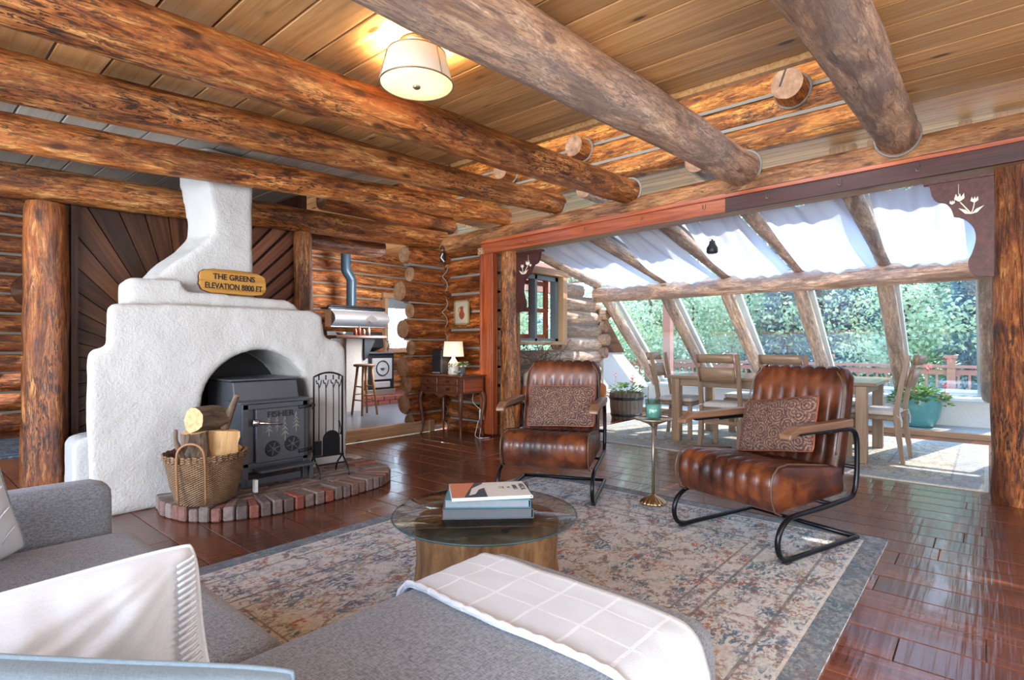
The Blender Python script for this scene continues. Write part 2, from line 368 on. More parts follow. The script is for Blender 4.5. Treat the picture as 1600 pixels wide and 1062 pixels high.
ground()
def tilemat():
    t = NT('slate_tile'); n = t.noise(t.coord(), 30, 4, 0.7)
    t.set(t.ramp(n, [(0.3, (0.20, 0.23, 0.24)), (0.7, (0.48, 0.48, 0.46))]), 0.4); t.bump(n, 0.3, 0.005)
tilemat()
# ------------------------------------------------------------------ mesh helpers
class MB:
    """collects shapes; lc = coordinates that follow the grain, tint = one value per board or log"""
    def __init__(s): s.v = []; s.f = []; s.lc = []; s.t = []; s.mi = []; s.sm = []
    def add(s, verts, faces, lc=None, tint=0.5, mi=0, smooth=True):
        o = len(s.v); s.v += [tuple(p) for p in verts]; s.f += [tuple(i+o for i in f) for f in faces]
        s.lc += [tuple(p) for p in (lc if lc is not None else verts)]; s.t += [tint]*len(verts)
        s.mi += (mi if isinstance(mi, list) else [mi]*len(faces)); s.sm += [smooth]*len(faces)
        return s
    def box(s, c, d, rot=None, tint=None, grain=0, ch=0.0, mi=0):
        """box, centre c, size d, optional chamfer ch; grain = index of the long axis"""
        x, y, z = (k/2 for k in d); ch = min(ch, x*.9, y*.9, z*.9)
        vs = []
        if ch <= 0:
            vs = [(a*x, b*y, e*z) for a in (-1, 1) for b in (-1, 1) for e in (-1, 1)]
            fs = [(0, 1, 3, 2), (4, 6, 7, 5), (0, 4, 5, 1), (2, 3, 7, 6), (0, 2, 6, 4), (1, 5, 7, 3)]
        else:
            idx = {}
            for a in (-1, 1):
                for b in (-1, 1):
                    for e in (-1, 1):
                        for k in range(3):
                            p = [a*x, b*y, e*z]
                            for j in range(3):
                                if j != k: p[j] -= (a, b, e)[j]*ch
                            idx[(a, b, e, k)] = len(vs); vs.append(tuple(p))
            g = lambda a, b, e, k: idx[(a, b, e, k)]
            fs = []
            for a in (-1, 1):
                fs.append([g(a, -1, -1, 0), g(a, 1, -1, 0), g(a, 1, 1, 0), g(a, -1, 1, 0)][::a])
                fs.append([g(-1, a, -1, 1), g(-1, a, 1, 1), g(1, a, 1, 1), g(1, a, -1, 1)][::a])
                fs.append([g(-1, -1, a, 2), g(1, -1, a, 2), g(1, 1, a, 2), g(-1, 1, a, 2)][::a])
                for b in (-1, 1):
                    fs.append([g(a, b, -1, 0), g(a, b, -1, 1), g(a, b, 1, 1), g(a, b, 1, 0)][::-a*b])
                    fs.append([g(a, -1, b, 0), g(a, -1, b, 2), g(a, 1, b, 2), g(a, 1, b, 0)][::a*b])
                    fs.append([g(-1, a, b, 1), g(-1, a, b, 2), g(1, a, b, 2), g(1, a, b, 1)][::-a*b])
                    for e in (-1, 1):
                        fs.append([g(a, b, e, 0), g(a, b, e, 1), g(a, b, e, 2)][::a*b*e])
        R = Euler(rot).to_matrix() if rot else None
        off = (rnd.random()*50, rnd.random()*50, rnd.random()*50)
        lc = [(p[grain]+off[0], p[(grain+1) % 3]+off[1], p[(grain+2) % 3]+off[2]) for p in vs]
        out = [Vector(c)+(R @ Vector(p) if R else Vector(p)) for p in vs]
        return s.add(out, fs, lc, rnd.random() if tint is None else tint, mi, False)
    def cyl(s, p0, p1, r0, r1=None, seg=16, caps=True, tint=None, mi=0, bev=0.0):
        p0, p1 = Vector(p0), Vector(p1); r1 = r0 if r1 is None else r1
        d = (p1-p0); L = d.length; d.normalize()
        a = d.orthogonal().normalized(); b = d.cross(a)
        rings = [(0, r0), (L, r1)]
        if bev: rings = [(0, r0-bev), (bev, r0), (L-bev, r1), (L, r1-bev)]
        vs = []; lc = []; o = rnd.random()*50
        for (t, r) in rings:
            for k in range(seg):
                an = 2*PI*k/seg; vs.append(p0+d*t+(a*math.cos(an)+b*math.sin(an))*r); lc.append((t+o, r*math.cos(an)+o, r*math.sin(an)))
        fs = [(i*seg+k, i*seg+(k+1) % seg, (i+1)*seg+(k+1) % seg, (i+1)*seg+k) for i in range(len(rings)-1) for k in range(seg)]
        s.add(vs, fs, lc, rnd.random() if tint is None else tint, mi, True)
        if caps:
            n = len(s.v)-len(vs)
            s.f.append(tuple(n+k for k in range(seg))[::-1]); s.f.append(tuple(n+len(vs)-seg+k for k in range(seg)))
            s.mi += [mi, mi]; s.sm += [False, False]
        return s
    def tube(s, pts, r, seg=10, closed=False, tint=None, mi=0):
        pts = [Vector(p) for p in pts]; n = len(pts)
        rr = r if hasattr(r, '__len__') else [r]*n
        vs = []; lc = []; up = None; acc = 0; o = rnd.random()*50
        for i, p in enumerate(pts):
            if closed: t = pts[(i+1) % n]-pts[i-1]
            else: t = pts[min(i+1, n-1)]-pts[max(i-1, 0)]
            t.normalize()
            if up is None: up = t.orthogonal().normalized()
            a = (up-t*up.dot(t)); a = a.normalized() if a.length > 1e-6 else t.orthogonal().normalized()
            up = a; b = t.cross(a)
            if i: acc += (pts[i]-pts[i-1]).length
            for k in range(seg):
                an = 2*PI*k/seg; vs.append(p+(a*math.cos(an)+b*math.sin(an))*rr[i]); lc.append((acc+o, rr[i]*math.cos(an), rr[i]*math.sin(an)))
        m = n if closed else n-1
        fs = [(i*seg+k, i*seg+(k+1) % seg, ((i+1) % n)*seg+(k+1) % seg, ((i+1) % n)*seg+k) for i in range(m) for k in range(seg)]
        if not closed: fs += [tuple(range(seg))[::-1], tuple((n-1)*seg+k for k in range(seg))]
        return s.add(vs, fs, lc, rnd.random() if tint is None else tint, mi)
    def lathe(s, prof, c=(0, 0, 0), seg=32, tint=None, mi=0, wob=None):
        vs = []
        for (r, z) in prof:
            for k in range(seg):
                an = 2*PI*k/seg; q = r*(wob(an, z) if wob else 1); vs.append((c[0]+q*math.cos(an), c[1]+q*math.sin(an), c[2]+z))
        fs = [(i*seg+k, i*seg+(k+1) % seg, (i+1)*seg+(k+1) % seg, (i+1)*seg+k) for i in range(len(prof)-1) for k in range(seg)]
        if prof[0][0] > 1e-4: fs.append(tuple(range(seg))[::-1])
        if prof[-1][0] > 1e-4: fs.append(tuple((len(prof)-1)*seg+k for k in range(seg)))
        o = rnd.random()*50
        return s.add(vs, fs, [(v[2]+o, v[0]+o, v[1]) for v in vs], rnd.random() if tint is None else tint, mi)
    def prism(s, poly, f0, f1, tint=None, mi=0, grain=0, smooth=False):
        """poly: 2D points; f0, f1 map (a, b) to a 3D point on the two faces"""
        n = len(poly); vs = [f0(*p) for p in poly]+[f1(*p) for p in poly]
        fs = [tuple(range(n))[::-1], tuple(range(n, 2*n))]+[(i, (i+1) % n, (i+1) % n+n, i+n) for i in range(n)]
        o = rnd.random()*50
        lc = [(v[grain]+o, v[(grain+1) % 3]+o, v[(grain+2) % 3]) for v in vs]
        return s.add(vs, fs, lc, rnd.random() if tint is None else tint, mi, smooth)
    def grid(s, fn, nu, nv, mi=0, flip=False, closeu=False):
        vs = [fn(i/nu, j/nv) for j in range(nv+1) for i in range(nu+(0 if closeu else 1))]
        w = nu if closeu else nu+1
        fs = []
        for j in range(nv):
            for i in range(nu):
                q = (j*w+i, j*w+(i+1) % w if closeu else j*w+i+1, (j+1)*w+((i+1) % w if closeu else i+1), (j+1)*w+i)
                fs.append(q[::-1] if flip else q)
        return s.add(vs, fs, mi=mi)
    def log(s, p0, p1, r0, r1=None, seg=20, wob=0.012, lump=0.06, step=0.12, mi=0, endmi=1, tint=None, cut=0.0):
        p0, p1 = Vector(p0), Vector(p1); r1 = r0 if r1 is None else r1
        d = p1-p0; L = d.length; d.normalize()
        a = d.orthogonal().normalized() if abs(d.z) > .9 else d.cross(Vector((0, 0, 1))).normalized(); b = d.cross(a)
        n = max(4, int(L/step)); so = Vector((rnd.random()*90, rnd.random()*90, rnd.random()*90))
        vs = []; lc = []
        for i in range(n+1):
            t = L*i/n; rr = r0+(r1-r0)*i/n
            w = noise.noise_vector(so+Vector((t*.5, 0, 0)))*wob*2
            ins = cut if i in (0, n) else 0
            for k in range(seg):
                an = 2*PI*k/seg; ca, sa = math.cos(an), math.sin(an)
                q = rr*(1+lump*noise.noise(so+Vector((t*1.6, ca*1.1, sa*1.1)))+lump*.5*noise.noise(so*2+Vector((t*5, ca*3, sa*3))))-ins
                vs.append(p0+d*t+a*(w.x+ca*q)+b*(w.y+sa*q)); lc.append((t+so.x, ca*rr+so.y, sa*rr+so.z))
        fs = [(i*seg+k, (i+1)*seg+k, (i+1)*seg+(k+1) % seg, i*seg+(k+1) % seg) for i in range(n) for k in range(seg)]
        tint = rnd.random() if tint is None else tint
        s.add(vs, fs, lc, tint, mi, True)
        base = len(s.v)
        for e, i in ((0, 0), (1, n)):
            c = p0 if e == 0 else p1; o = len(s.v)
            ring = vs[i*seg:(i+1)*seg]; rlc = lc[i*seg:(i+1)*seg]
            cen = sum((Vector(x) for x in ring), Vector())/seg
            s.add(ring+[cen], [((k+1) % seg, k, seg) if e else (k, (k+1) % seg, seg) for k in range(seg)], rlc+[(rlc[0][0], so.y, so.z)], tint, endmi, False)
        return s
    def build(s, name, mats, parent=None, **k): return obj(name, s, mats, parent, **k)

def mesh_from(s, name):
    me = bpy.data.meshes.new(name); me.from_pydata(s.v, [], s.f)
    a = me.attributes.new('lc', 'FLOAT_VECTOR', 'POINT'); a.data.foreach_set('vector', [x for p in s.lc for x in p])
    t = me.attributes.new('tint', 'FLOAT', 'POINT'); t.data.foreach_set('value', s.t)
    me.polygons.foreach_set('material_index', s.mi); me.polygons.foreach_set('use_smooth', s.sm)
    me.update(); return me
WORLD_ROOTS = {}
def obj(name, s, mats, parent=None, sub=0, bevel=0.0, angle=35, fix=True, solid=0.0):
    me = mesh_from(s, name)
    for m in (mats if isinstance(mats, (list, tuple)) else [mats]): me.materials.append(M[m])
    if fix:
        bm = bmesh.new(); bm.from_mesh(me); bmesh.ops.recalc_face_normals(bm, faces=bm.faces); bm.to_mesh(me); bm.free()
    o = bpy.data.objects.new(name, me); C.objects.link(o)
    if bevel:
        b = o.modifiers.new('bevel', 'BEVEL'); b.width = bevel; b.segments = 2; b.limit_method = 'ANGLE'; b.angle_limit = math.radians(angle)
    if solid:
        m = o.modifiers.new('solid', 'SOLIDIFY'); m.thickness = solid; m.offset = -1
    if sub:
        m = o.modifiers.new('sub', 'SUBSURF'); m.levels = sub; m.render_levels = sub
    if parent:
        o.parent = parent
        r = parent
        while r is not None and r.name not in WORLD_ROOTS: r = r.parent
        if r is not None and parent.name in WORLD_ROOTS: o.matrix_parent_inverse = WORLD_ROOTS[parent.name]
    return o
def tag(o, label, cat, group=None, kind=None):
    o['label'] = label; o['category'] = cat
    if group: o['group'] = group
    if kind: o['kind'] = kind
    return o
def thing(name, label, cat, loc=(0, 0, 0), rz=0, group=None, world=False):
    """Empty at the thing's base; world=True when its parts are built in world coordinates"""
    o = bpy.data.objects.new(name, None); C.objects.link(o); o.empty_display_size = 0.1
    o.location = loc; o.rotation_euler = (0, 0, rz)
    if world: WORLD_ROOTS[o.name] = (Matrix.Translation(loc) @ Matrix.Rotation(rz, 4, 'Z')).inverted()
    return tag(o, label, cat, group)
def struct(name, s, mats, parent=None, **k):
    o = obj(name, s, mats, parent, **k)
    if parent is None: o['kind'] = 'structure'
    return o
def one(name, s, mats, label, cat, group=None, **k): return tag(obj(name, s, mats, **k), label, cat, group)
def dup(root, loc, rz, label=None, group=None):
    def cp(o, par):
        c = o.copy(); C.objects.link(c)
        if par: c.parent = par
        for ch in o.children: cp(ch, c)
        return c
    r = cp(root, None); r.location = loc; r.rotation_euler = (0, 0, rz)
    if label: r['label'] = label
    if group: r['group'] = group
    return r
def text(name, body, size, loc, rot, mat, parent, ext=0.002, bold=0.0, sx=1.0):
    cu = bpy.data.curves.new(name, 'FONT'); cu.body = body; cu.size = size; cu.extrude = ext; cu.align_x = 'CENTER'; cu.align_y = 'CENTER'; cu.offset = bold
    tmp = bpy.data.objects.new(name+'_tmp', cu); C.objects.link(tmp)
    bpy.context.view_layer.update()
    me = bpy.data.meshes.new_from_object(tmp.evaluated_get(bpy.context.evaluated_depsgraph_get()))
    bpy.data.objects.remove(tmp)
    me.name = name; me.materials.clear(); me.materials.append(M[mat])
    o = bpy.data.objects.new(name, me); C.objects.link(o)
    mat4 = Matrix.Translation(loc) @ Euler(rot).to_matrix().to_4x4() @ Matrix.Diagonal((sx, 1, 1, 1))
    if parent is not None:
        o.parent = parent
        if parent.name in WORLD_ROOTS: mat4 = WORLD_ROOTS[parent.name] @ mat4
    o.matrix_local = mat4
    return o
def arc(c, r, a0, a1, n): return [(c[0]+r*math.cos(a0+(a1-a0)*i/n), c[1]+r*math.sin(a0+(a1-a0)*i/n)) for i in range(n+1)]
def catmull(pts, n=6):
    pts = [Vector(p) for p in pts]; out = []
    for i in range(len(pts)-1):
        p0 = pts[max(i-1, 0)]; p1 = pts[i]; p2 = pts[i+1]; p3 = pts[min(i+2, len(pts)-1)]
        for k in range(n):
            t = k/n
            out.append(0.5*((2*p1)+(p2-p0)*t+(2*p0-5*p1+4*p2-p3)*t*t+(3*p1-p0-3*p2+p3)*t**3))
    return out+[pts[-1]]
def soft_box(s, c, d, r=0.05, puff=0.0, n=9, pz=None, rot=0, tint=0.5, wr=0.0):
    """upholstery block: rounded box of size d about c with puffed faces"""
    x, y, z = (k/2 for k in d); vs = []; ids = {}; fs = []
    cs, sn = math.cos(rot), math.sin(rot); sd = rnd.random()*40
    def put(p):
        key = tuple(round(q, 5) for q in p)
        if key in ids: return ids[key]
        q = [max(-h+r, min(h-r, v)) for v, h in zip((p[0]*x, p[1]*y, p[2]*z), (x, y, z))]
        dv = Vector((p[0]*x-q[0], p[1]*y-q[1], p[2]*z-q[2]))
        if dv.length > 1e-7: dv = dv.normalized()*r
        w = Vector(q)+dv
        w.z += (pz if pz is not None else puff)*p[2]*(1-p[0]**4)*(1-p[1]**4)
        w.x += puff*.5*p[0]*(1-p[2]**2)*(1-p[1]**4); w.y += puff*.5*p[1]*(1-p[2]**2)*(1-p[0]**4)
        if wr: w += noise.noise_vector(Vector((w.x*3+sd, w.y*3, w.z*3)))*wr
        ids[key] = len(vs); vs.append(Vector((w.x*cs-w.y*sn, w.x*sn+w.y*cs, w.z))+Vector(c)); return ids[key]
    def par(k):
        # finer near the rim so the rounding is smooth
        t = -1+2*k/n; return math.copysign(abs(t)**0.55, t)
    g = [par(k) for k in range(n+1)]
    for ax in range(3):
        for sg in (-1, 1):
            for i in range(n):
                for j in range(n):
                    q = []
                    for (a, b) in ((i, j), (i+1, j), (i+1, j+1), (i, j+1)):
                        p = [0, 0, 0]; p[ax] = sg; p[(ax+1) % 3] = g[a]; p[(ax+2) % 3] = g[b]; q.append(put(p))
                    fs.append(tuple(q) if sg > 0 else tuple(q[::-1]))
    return s.add(vs, fs, tint=tint)
def pillow_mesh(w, h, t, n=18, pinch=0.06, wr=0.012, seed=0):
    """cushion in the local XZ plane, thickness along Y; corners pulled out"""
    s = MB()
    def pt(u, v, sg):
        a, b = 2*u-1, 2*v-1
        e = max(0.0, (1-a*a)*(1-b*b))**0.42
        cq = 1-.06*abs(a*b)**4; x = a*w/2*(1-pinch*(1-b*b))*cq; z = b*h/2*(1-pinch*(1-a*a))*cq
        an = math.atan2(z-h*.5, x-w*.5); rr_ = math.hypot(z-h*.5, x-w*.5)
        nn = noise.noise(Vector((x*5+seed, z*5, sg*3)))*wr*e*.9+noise.noise(Vector((an*9+seed, rr_*3, sg*3)))*wr*e*.45*min(1, rr_*6)+noise.noise(Vector((x*16+seed, z*6, sg*3)))*wr*e*.25
        return Vector((x, sg*(t/2*e+nn+0.002), z))
    n = max(n, int(n*1.0))
    s.grid(lambda u, v: pt(u, v, -1), n, n); s.grid(lambda u, v: pt(u, v, 1), n, n, flip=True)
    rim = [pt(k/n, 0, 0) for k in range(n)]+[pt(1, k/n, 0) for k in range(n)]+[pt(1-k/n, 1, 0) for k in range(n)]+[pt(0, 1-k/n, 0) for k in range(n)]
    return s, rim
def leaf_quad(s, c, d, up, L, Wd, mi=0, bend=0.3):
    d = d.normalized(); sd = d.cross(up)
    sd = sd.normalized() if sd.length > 1e-4 else d.orthogonal().normalized(); nn = sd.cross(d)
    m = c+d*L*.5+nn*L*bend*.2; e = c+d*L-nn*L*bend*.2
    s.add([c, m+sd*Wd/2, e, m-sd*Wd/2], [(0, 1, 2, 3)], mi=mi, smooth=False)
def boards(s, x0, x1, y0, y1, w, ln, zf, th, gap=0.006, ch=0.004, axis=1, skip=None, mi=0, down=False):
    """boards running along Y, laid across X, in one mesh; zf(x) = height of the visible face"""
    nx = math.ceil((x1-x0)/w - 1e-6)
    for i in range(nx):
        a = x0+i*w; b = min(a+w, x1)
        y = y0-(rnd.random()*ln if ln < 50 else 0)
        while y < y1:
            l = ln*(0.7+0.6*rnd.random()) if ln < 50 else y1-y0
            ya, yb = max(y, y0), min(y+l, y1)
            if yb-ya > 0.02 and not (skip and skip((a+b)/2, (ya+yb)/2)):
                za, zb = zf(a), zf(b); k = 1 if down else -1
                c = Vector(((a+b)/2, (ya+yb)/2, (za+zb)/2+k*th/2))
                s.box(c, (b-a-gap, yb-ya-gap*.6, th), rot=(0, -math.atan2(zb-za, b-a), 0), grain=1, ch=ch, mi=mi)
            y += l
# ------------------------------------------------------------------ the building
ceil_z = lambda x: 2.755+0.05*x
beam_z = lambda x: 2.58+0.05*x
XH = 5.4

# floor
f = MB(); boards(f, -1.7, 8.98, -2.6, 5.80, 0.222, 1.6, lambda x: 0.0, 0.03, 0.004, 0.003)
boards(f, -3.0, 3.3, 5.80, 10.3, 0.222, 1.6, lambda x: 0.0, 0.03, 0.004, 0.003)
f.box((3.6, 1.6, -0.06), (10.9, 8.4, 0.05), tint=0); f.box((0.1, 8.0, -0.06), (6.4, 4.6, 0.05), tint=0)
struct('floor', f, 'floor_wood')
k = MB(); poly = [(3.25, 5.86), (5.35, 5.86), (7.7, 9.3), (3.25, 9.3)]
k.prism(poly, lambda a, b: (a, b, 0.0), lambda a, b: (a, b, 0.15))
struct('floor_kitchen', k, 'kitchen_floor')
st = MB(); st.box((4.1, 5.83, 0.078), (1.72, 0.07, 0.155), tint=.6, ch=.006); st.box((5.0, 5.83, 0.078), (.09, 0.1, 0.155), tint=.3, ch=.006)
struct('trim_step', st, 'trim_pale')

# ceilings
c = MB(); boards(c, 3.62-0.25*22, 3.62, -2.6, 4.73, 0.25, 99, ceil_z, 0.03, 0.014, 0.002, down=True)
boards(c, 3.62, 5.62, -2.6, 0.50, 0.25, 99, ceil_z, 0.03, 0.014, 0.002, down=True)
c.box((1.0, 1.0, 2.99+.01), (5.4, 7.4, 0.02), rot=(0, -0.05, 0), tint=0, mi=1)
c.box((4.5, -1.05, 3.065), (2.3, 3.1, 0.02), rot=(0, -0.05, 0), tint=0, mi=1)
c.box((3.66, 2.6, 2.98), (0.05, 4.2, 0.16), tint=.4)
struct('ceiling', c, ['ceiling_pine', 'panel_dark'])
c = MB(); boards(c, -1.88, 3.22, 4.735, 7.3, 0.25, 99, ceil_z, 0.03, 0.012, 0.004, down=True)
boards(c, 3.22, 3.72, 4.735, 6.0, 0.25, 99, ceil_z, 0.03, 0.012, 0.004, down=True)
boards(c, -3.0, 3.2, 6.1, 10.3, 0.25, 99, lambda x: 3.5, 0.03, 0.012, 0.004, down=True)
c.box((.75, 6.0, 2.99-.14), (5.2, 2.6, 0.02), rot=(0, -0.05, 0), tint=0)
struct('ceiling_back', c, 'ceiling_white')
c = MB(); boards(c, 3.3, 7.8, 6.0, 9.35, 0.15, 99, lambda x: 2.98, 0.03, 0.012, 0.004, down=True)
struct('ceiling_kitchen', c, 'ceiling_pine')
c = MB(); boards(c, 2.0, 5.9, 0.2, 6.2, 0.2, 99, lambda x: 4.3+0.12*x, 0.03, 0.01, 0.004, down=True)
struct('ceiling_loft', c, 'ceiling_pine')

# header across the sunroom opening
h = MB(); h.log((5.30, 6.05, 2.585), (5.52, -2.2, 2.80), 0.125, 0.135, wob=0.008, lump=0.04)
one('log_header', h, ['log_header', 'log_end'], 'long round log header lying across the sunroom opening, with beam ends resting on it', 'beam')
def hz(y): return 2.585+(6.05-y)/8.25*0.215
def hx(y): return 5.30+(6.05-y)/8.25*0.22
hb = thing('opening_lintel_board', 'red-brown flat board fixed under the log header along the sunroom opening', 'trim board', (5.3, 2.4, 2.4), world=True)
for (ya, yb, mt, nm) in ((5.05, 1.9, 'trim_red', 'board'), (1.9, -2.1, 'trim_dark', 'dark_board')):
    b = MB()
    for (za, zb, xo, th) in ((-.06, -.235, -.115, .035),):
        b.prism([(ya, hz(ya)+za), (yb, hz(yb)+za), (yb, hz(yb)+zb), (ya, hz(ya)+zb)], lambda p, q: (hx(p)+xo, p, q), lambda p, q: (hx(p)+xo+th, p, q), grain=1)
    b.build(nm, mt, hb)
b = MB(); b.prism([(5.05, hz(5.05)-.075), (-2.1, hz(-2.1)-.075), (-2.1, hz(-2.1)-.105), (5.05, hz(5.05)-.105)], lambda p, q: (hx(p)-.14, p, q), lambda p, q: (hx(p)-.11, p, q), grain=1)
b.build('rail', 'trim_red', hb)
b = MB(); b.prism([(5.05, hz(5.05)-.20), (-2.1, hz(-2.1)-.20), (-2.1, hz(-2.1)-.235), (5.05, hz(5.05)-.235)], lambda p, q: (hx(p)-.08, p, q), lambda p, q: (hx(p)+.12, p, q), grain=1)
b.build('soffit_board', 'trim_pale', hb)
for i, y in enumerate((.42, .95, 1.52, 2.1, 2.75, 3.45, 4.3)):
    b = MB(); z = hz(y)-.165; x = hx(y)-.118
    b.tube([(x, y-.012, z+.03), (x-.006, y-.012, z), (x-.018, y-.008, z-.018), (x-.018, y+.008, z-.018), (x-.006, y+.012, z), (x, y+.012, z+.03)], .0035, 6)
    one('curtain_hook', b, 'pewter', ['small metal hook on the lintel board beside the right-hand carved bracket', 'small metal hook on the dark lintel board under the rightmost beam end', 'small metal hook on the dark lintel board near its joint with the red board', 'small metal hook on the red lintel board just right of the thickest beam end', 'small metal hook on the red lintel board left of the thickest beam end', 'small metal hook on the red lintel board below the red-brown beam end', 'small metal hook on the red lintel board nearest the left bracket'][i], 'hook', 'metal hooks along the lintel board')

# round log beams under the ceiling
BL = [(0.55, .155, .145, 'log_pale', 'rightmost pale round log ceiling beam, ending near the carved bracket'),
      (1.74, .185, .155, 'log_pale', 'thickest mottled round log ceiling beam, passing right of the drum ceiling light'),
      (2.93, .145, .13, 'log_honey', 'long red-brown round log ceiling beam running just left of the drum ceiling light'),
      (3.90, .135, .12, 'log_honey', 'round log ceiling beam with dark upper side, second to the left of the drum light'),
      (4.73, .125, .11, 'log_honey', 'round log ceiling beam passing directly in front of the white chimney')]
for (y, r0, r1, mt, lb) in BL:
    b = MB(); b.log((-1.3, y, beam_z(-1.3)-(.075 if y == 4.73 else 0)), (5.33, y, beam_z(5.33)), r0, r1, seg=28, wob=0.016, lump=.07, step=.08)
    one('log_beam', b, [mt, 'log_end'], lb, 'beam')
    if y < 4:
        b = MB(); e = Vector((5.315, y, beam_z(5.3)))
        b.tube([e+Vector((0, math.cos(a)*(r1+.008), math.sin(a)*(r1+.008))) for a in [i*PI/10 for i in range(20)]], .011, 6, closed=True)
        one('chinking_ring', b, 'chink', ['thin chinking ring round the end of the rightmost pale ceiling beam', 'thin chinking ring round the end of the thickest mottled ceiling beam', 'thin chinking ring round the end of the red-brown beam left of the drum light', 'thin chinking ring round the end of the second beam left of the drum light'][BL.index((y, r0, r1, mt, lb))], 'chinking')
b = MB(); b.log((-1.3, 5.9, 2.44), (5.33, 5.9, 2.68), .14, .13, seg=28, wob=.014, step=.08)
one('log_beam', b, ['log_honey', 'log_end'], 'round log beam resting on the two log posts behind the white chimney', 'beam')
b = MB(); b.log((2.95, 6.6, 2.56), (4.75, 6.6, 2.56), .135, .13, cut=.02)
one('log_beam', b, ['log_amber', 'log_end'], 'short cut-off dark log hanging under the kitchen ceiling beyond the beam', 'beam')

# posts
def post(x, y, r, top, mt, lb, seg=26, z0=0):
    b = MB(); b.log((x, y, z0), (x, y, top), r, r*.93, tint=.12, seg=seg, wob=.012, lump=.10, step=.07, cut=.012)
    return one('log_post', b, [mt, 'log_end'], lb, 'post')
post(.92, 5.9, .155, 2.36, 'log_amber', 'thick knotty amber log post at far left beside the fan-panelled wall')
post(3.18, 5.88, .105, 2.46, 'log_honey', 'slimmer honey log post rising behind the right shoulder of the white fireplace')
post(5.40, 4.72, .135, 2.40, 'log_honey', 'rough log post beside the red board at the left end of the sunroom opening')
post(5.62, -.17, .165, 2.62, 'log_amber', 'thick smooth red-brown log post at the right edge of the sunroom opening')
# red board by the left post
b = MB(); b.box((5.26, 4.99, 1.20), (.05, .17, 2.36), grain=2, tint=.6, ch=.004); b.box((5.285, 5.09, 1.20), (.10, .03, 2.36), grain=2, tint=.2, ch=.004)
b.box((5.285, 4.885, 1.20), (.10, .03, 2.36), grain=2, tint=.5, ch=.004)
one('jamb_board', b, 'trim_red', 'tall red-brown jamb board standing left of the rough log post', 'trim board')
b = MB(); b.box((5.19, 5.03, 2.41), (.05, .085, .085), ch=.006)
r_ = one('wooden_rosette_block', b, 'trim_pale', 'small pale wooden block with a round rosette above the red jamb board', 'block')
b = MB(); b.tube([(5.162, 5.03+.026*math.cos(a), 2.41+.026*math.sin(a)) for a in [i*PI/8 for i in range(16)]], .004, 6, closed=True); b.build('rosette', 'trim_red', r_)

# stacked log wall with notched corner (desk wall and its crossing log ends)
def log_rows(s, p0, p1, z0, z1, pitch, r, off=(0, 0), clip=None, seg=18, step=.16, wob=.006, jit=0):
    """horizontal logs between p0 and p1; clip(z) gives the list of (t0, t1) spans in metres"""
    p0 = Vector(p0+(0,)); p1 = Vector(p1+(0,)); d = (p1-p0); L = d.length; d.normalize(); z = z0
    while z < z1:
        for (a, e) in (clip(z) if clip else [(0, L)]):
            if e-a > .06:
                q = r*(1+.06*(rnd.random()-.5))
                s.log(p0+d*a+Vector((0, 0, z)), p0+d*e+Vector((0, 0, z)), q, q, seg=seg, wob=wob, lump=.05, step=step)
        z += pitch
def chink_rows(s, p0, p1, z0, z1, pitch, depth, clip=None, hgt=.032):
    p0 = Vector(p0+(0,)); p1 = Vector(p1+(0,)); d = (p1-p0); L = d.length; d.normalize(); z = z0+pitch/2
    while z < z1:
        for (a, e) in (clip(z) if clip else [(0, L)]):
            if e-a > .05:
                c = p0+d*(a+e)/2; s.box((c.x, c.y, z), (e-a, depth, hgt), rot=(0, 0, math.atan2(d.y, d.x)))
        z += pitch
s = MB(); log_rows(s, (5.42, 6.1), (5.42, 4.93), 0.02, 2.56, .25, .128)
w = struct('wall_desk', s, ['log_amber', 'log_end'])
s = MB(); chink_rows(s, (5.42, 6.1), (5.42, 4.93), 0.02, 2.45, .25, .13); s.build('chinking', 'chink', w)
s = MB(); z = .145; i = 0
xs = [4.72, 4.62, 4.66, 4.60, 4.74, 4.60, 4.72, 4.55, 4.72, 4.62]
rs = [.125, .145, .125, .15, .118, .142, .118, .148, .118, .13]
for x_, r_0 in zip(xs, rs):
    s.log((x_, 5.92, z), (5.5, 5.92, z), r_0, r_0*.97, seg=22, wob=.004, cut=.018); z += .25; i += 1
w = struct('wall_corner', s, ['log_amber', 'log_end'])
s = MB()
for i in range(9): s.box((5.02, 5.92, .27+.25*i), (.7, .12, .045))
# grey mortar lines in the notched corner
z = .02
for i in range(10):
    zz = .02+.25*i
    s.tube([(5.30-.10, 5.80, zz+.125-.0), (5.30-.03, 5.79, zz+.06), (5.285, 5.78, zz), (5.30-.03, 5.79, zz-.06), (5.30-.10, 5.80, zz-.125)], .008, 6)
s.build('chinking', 'chink', w)

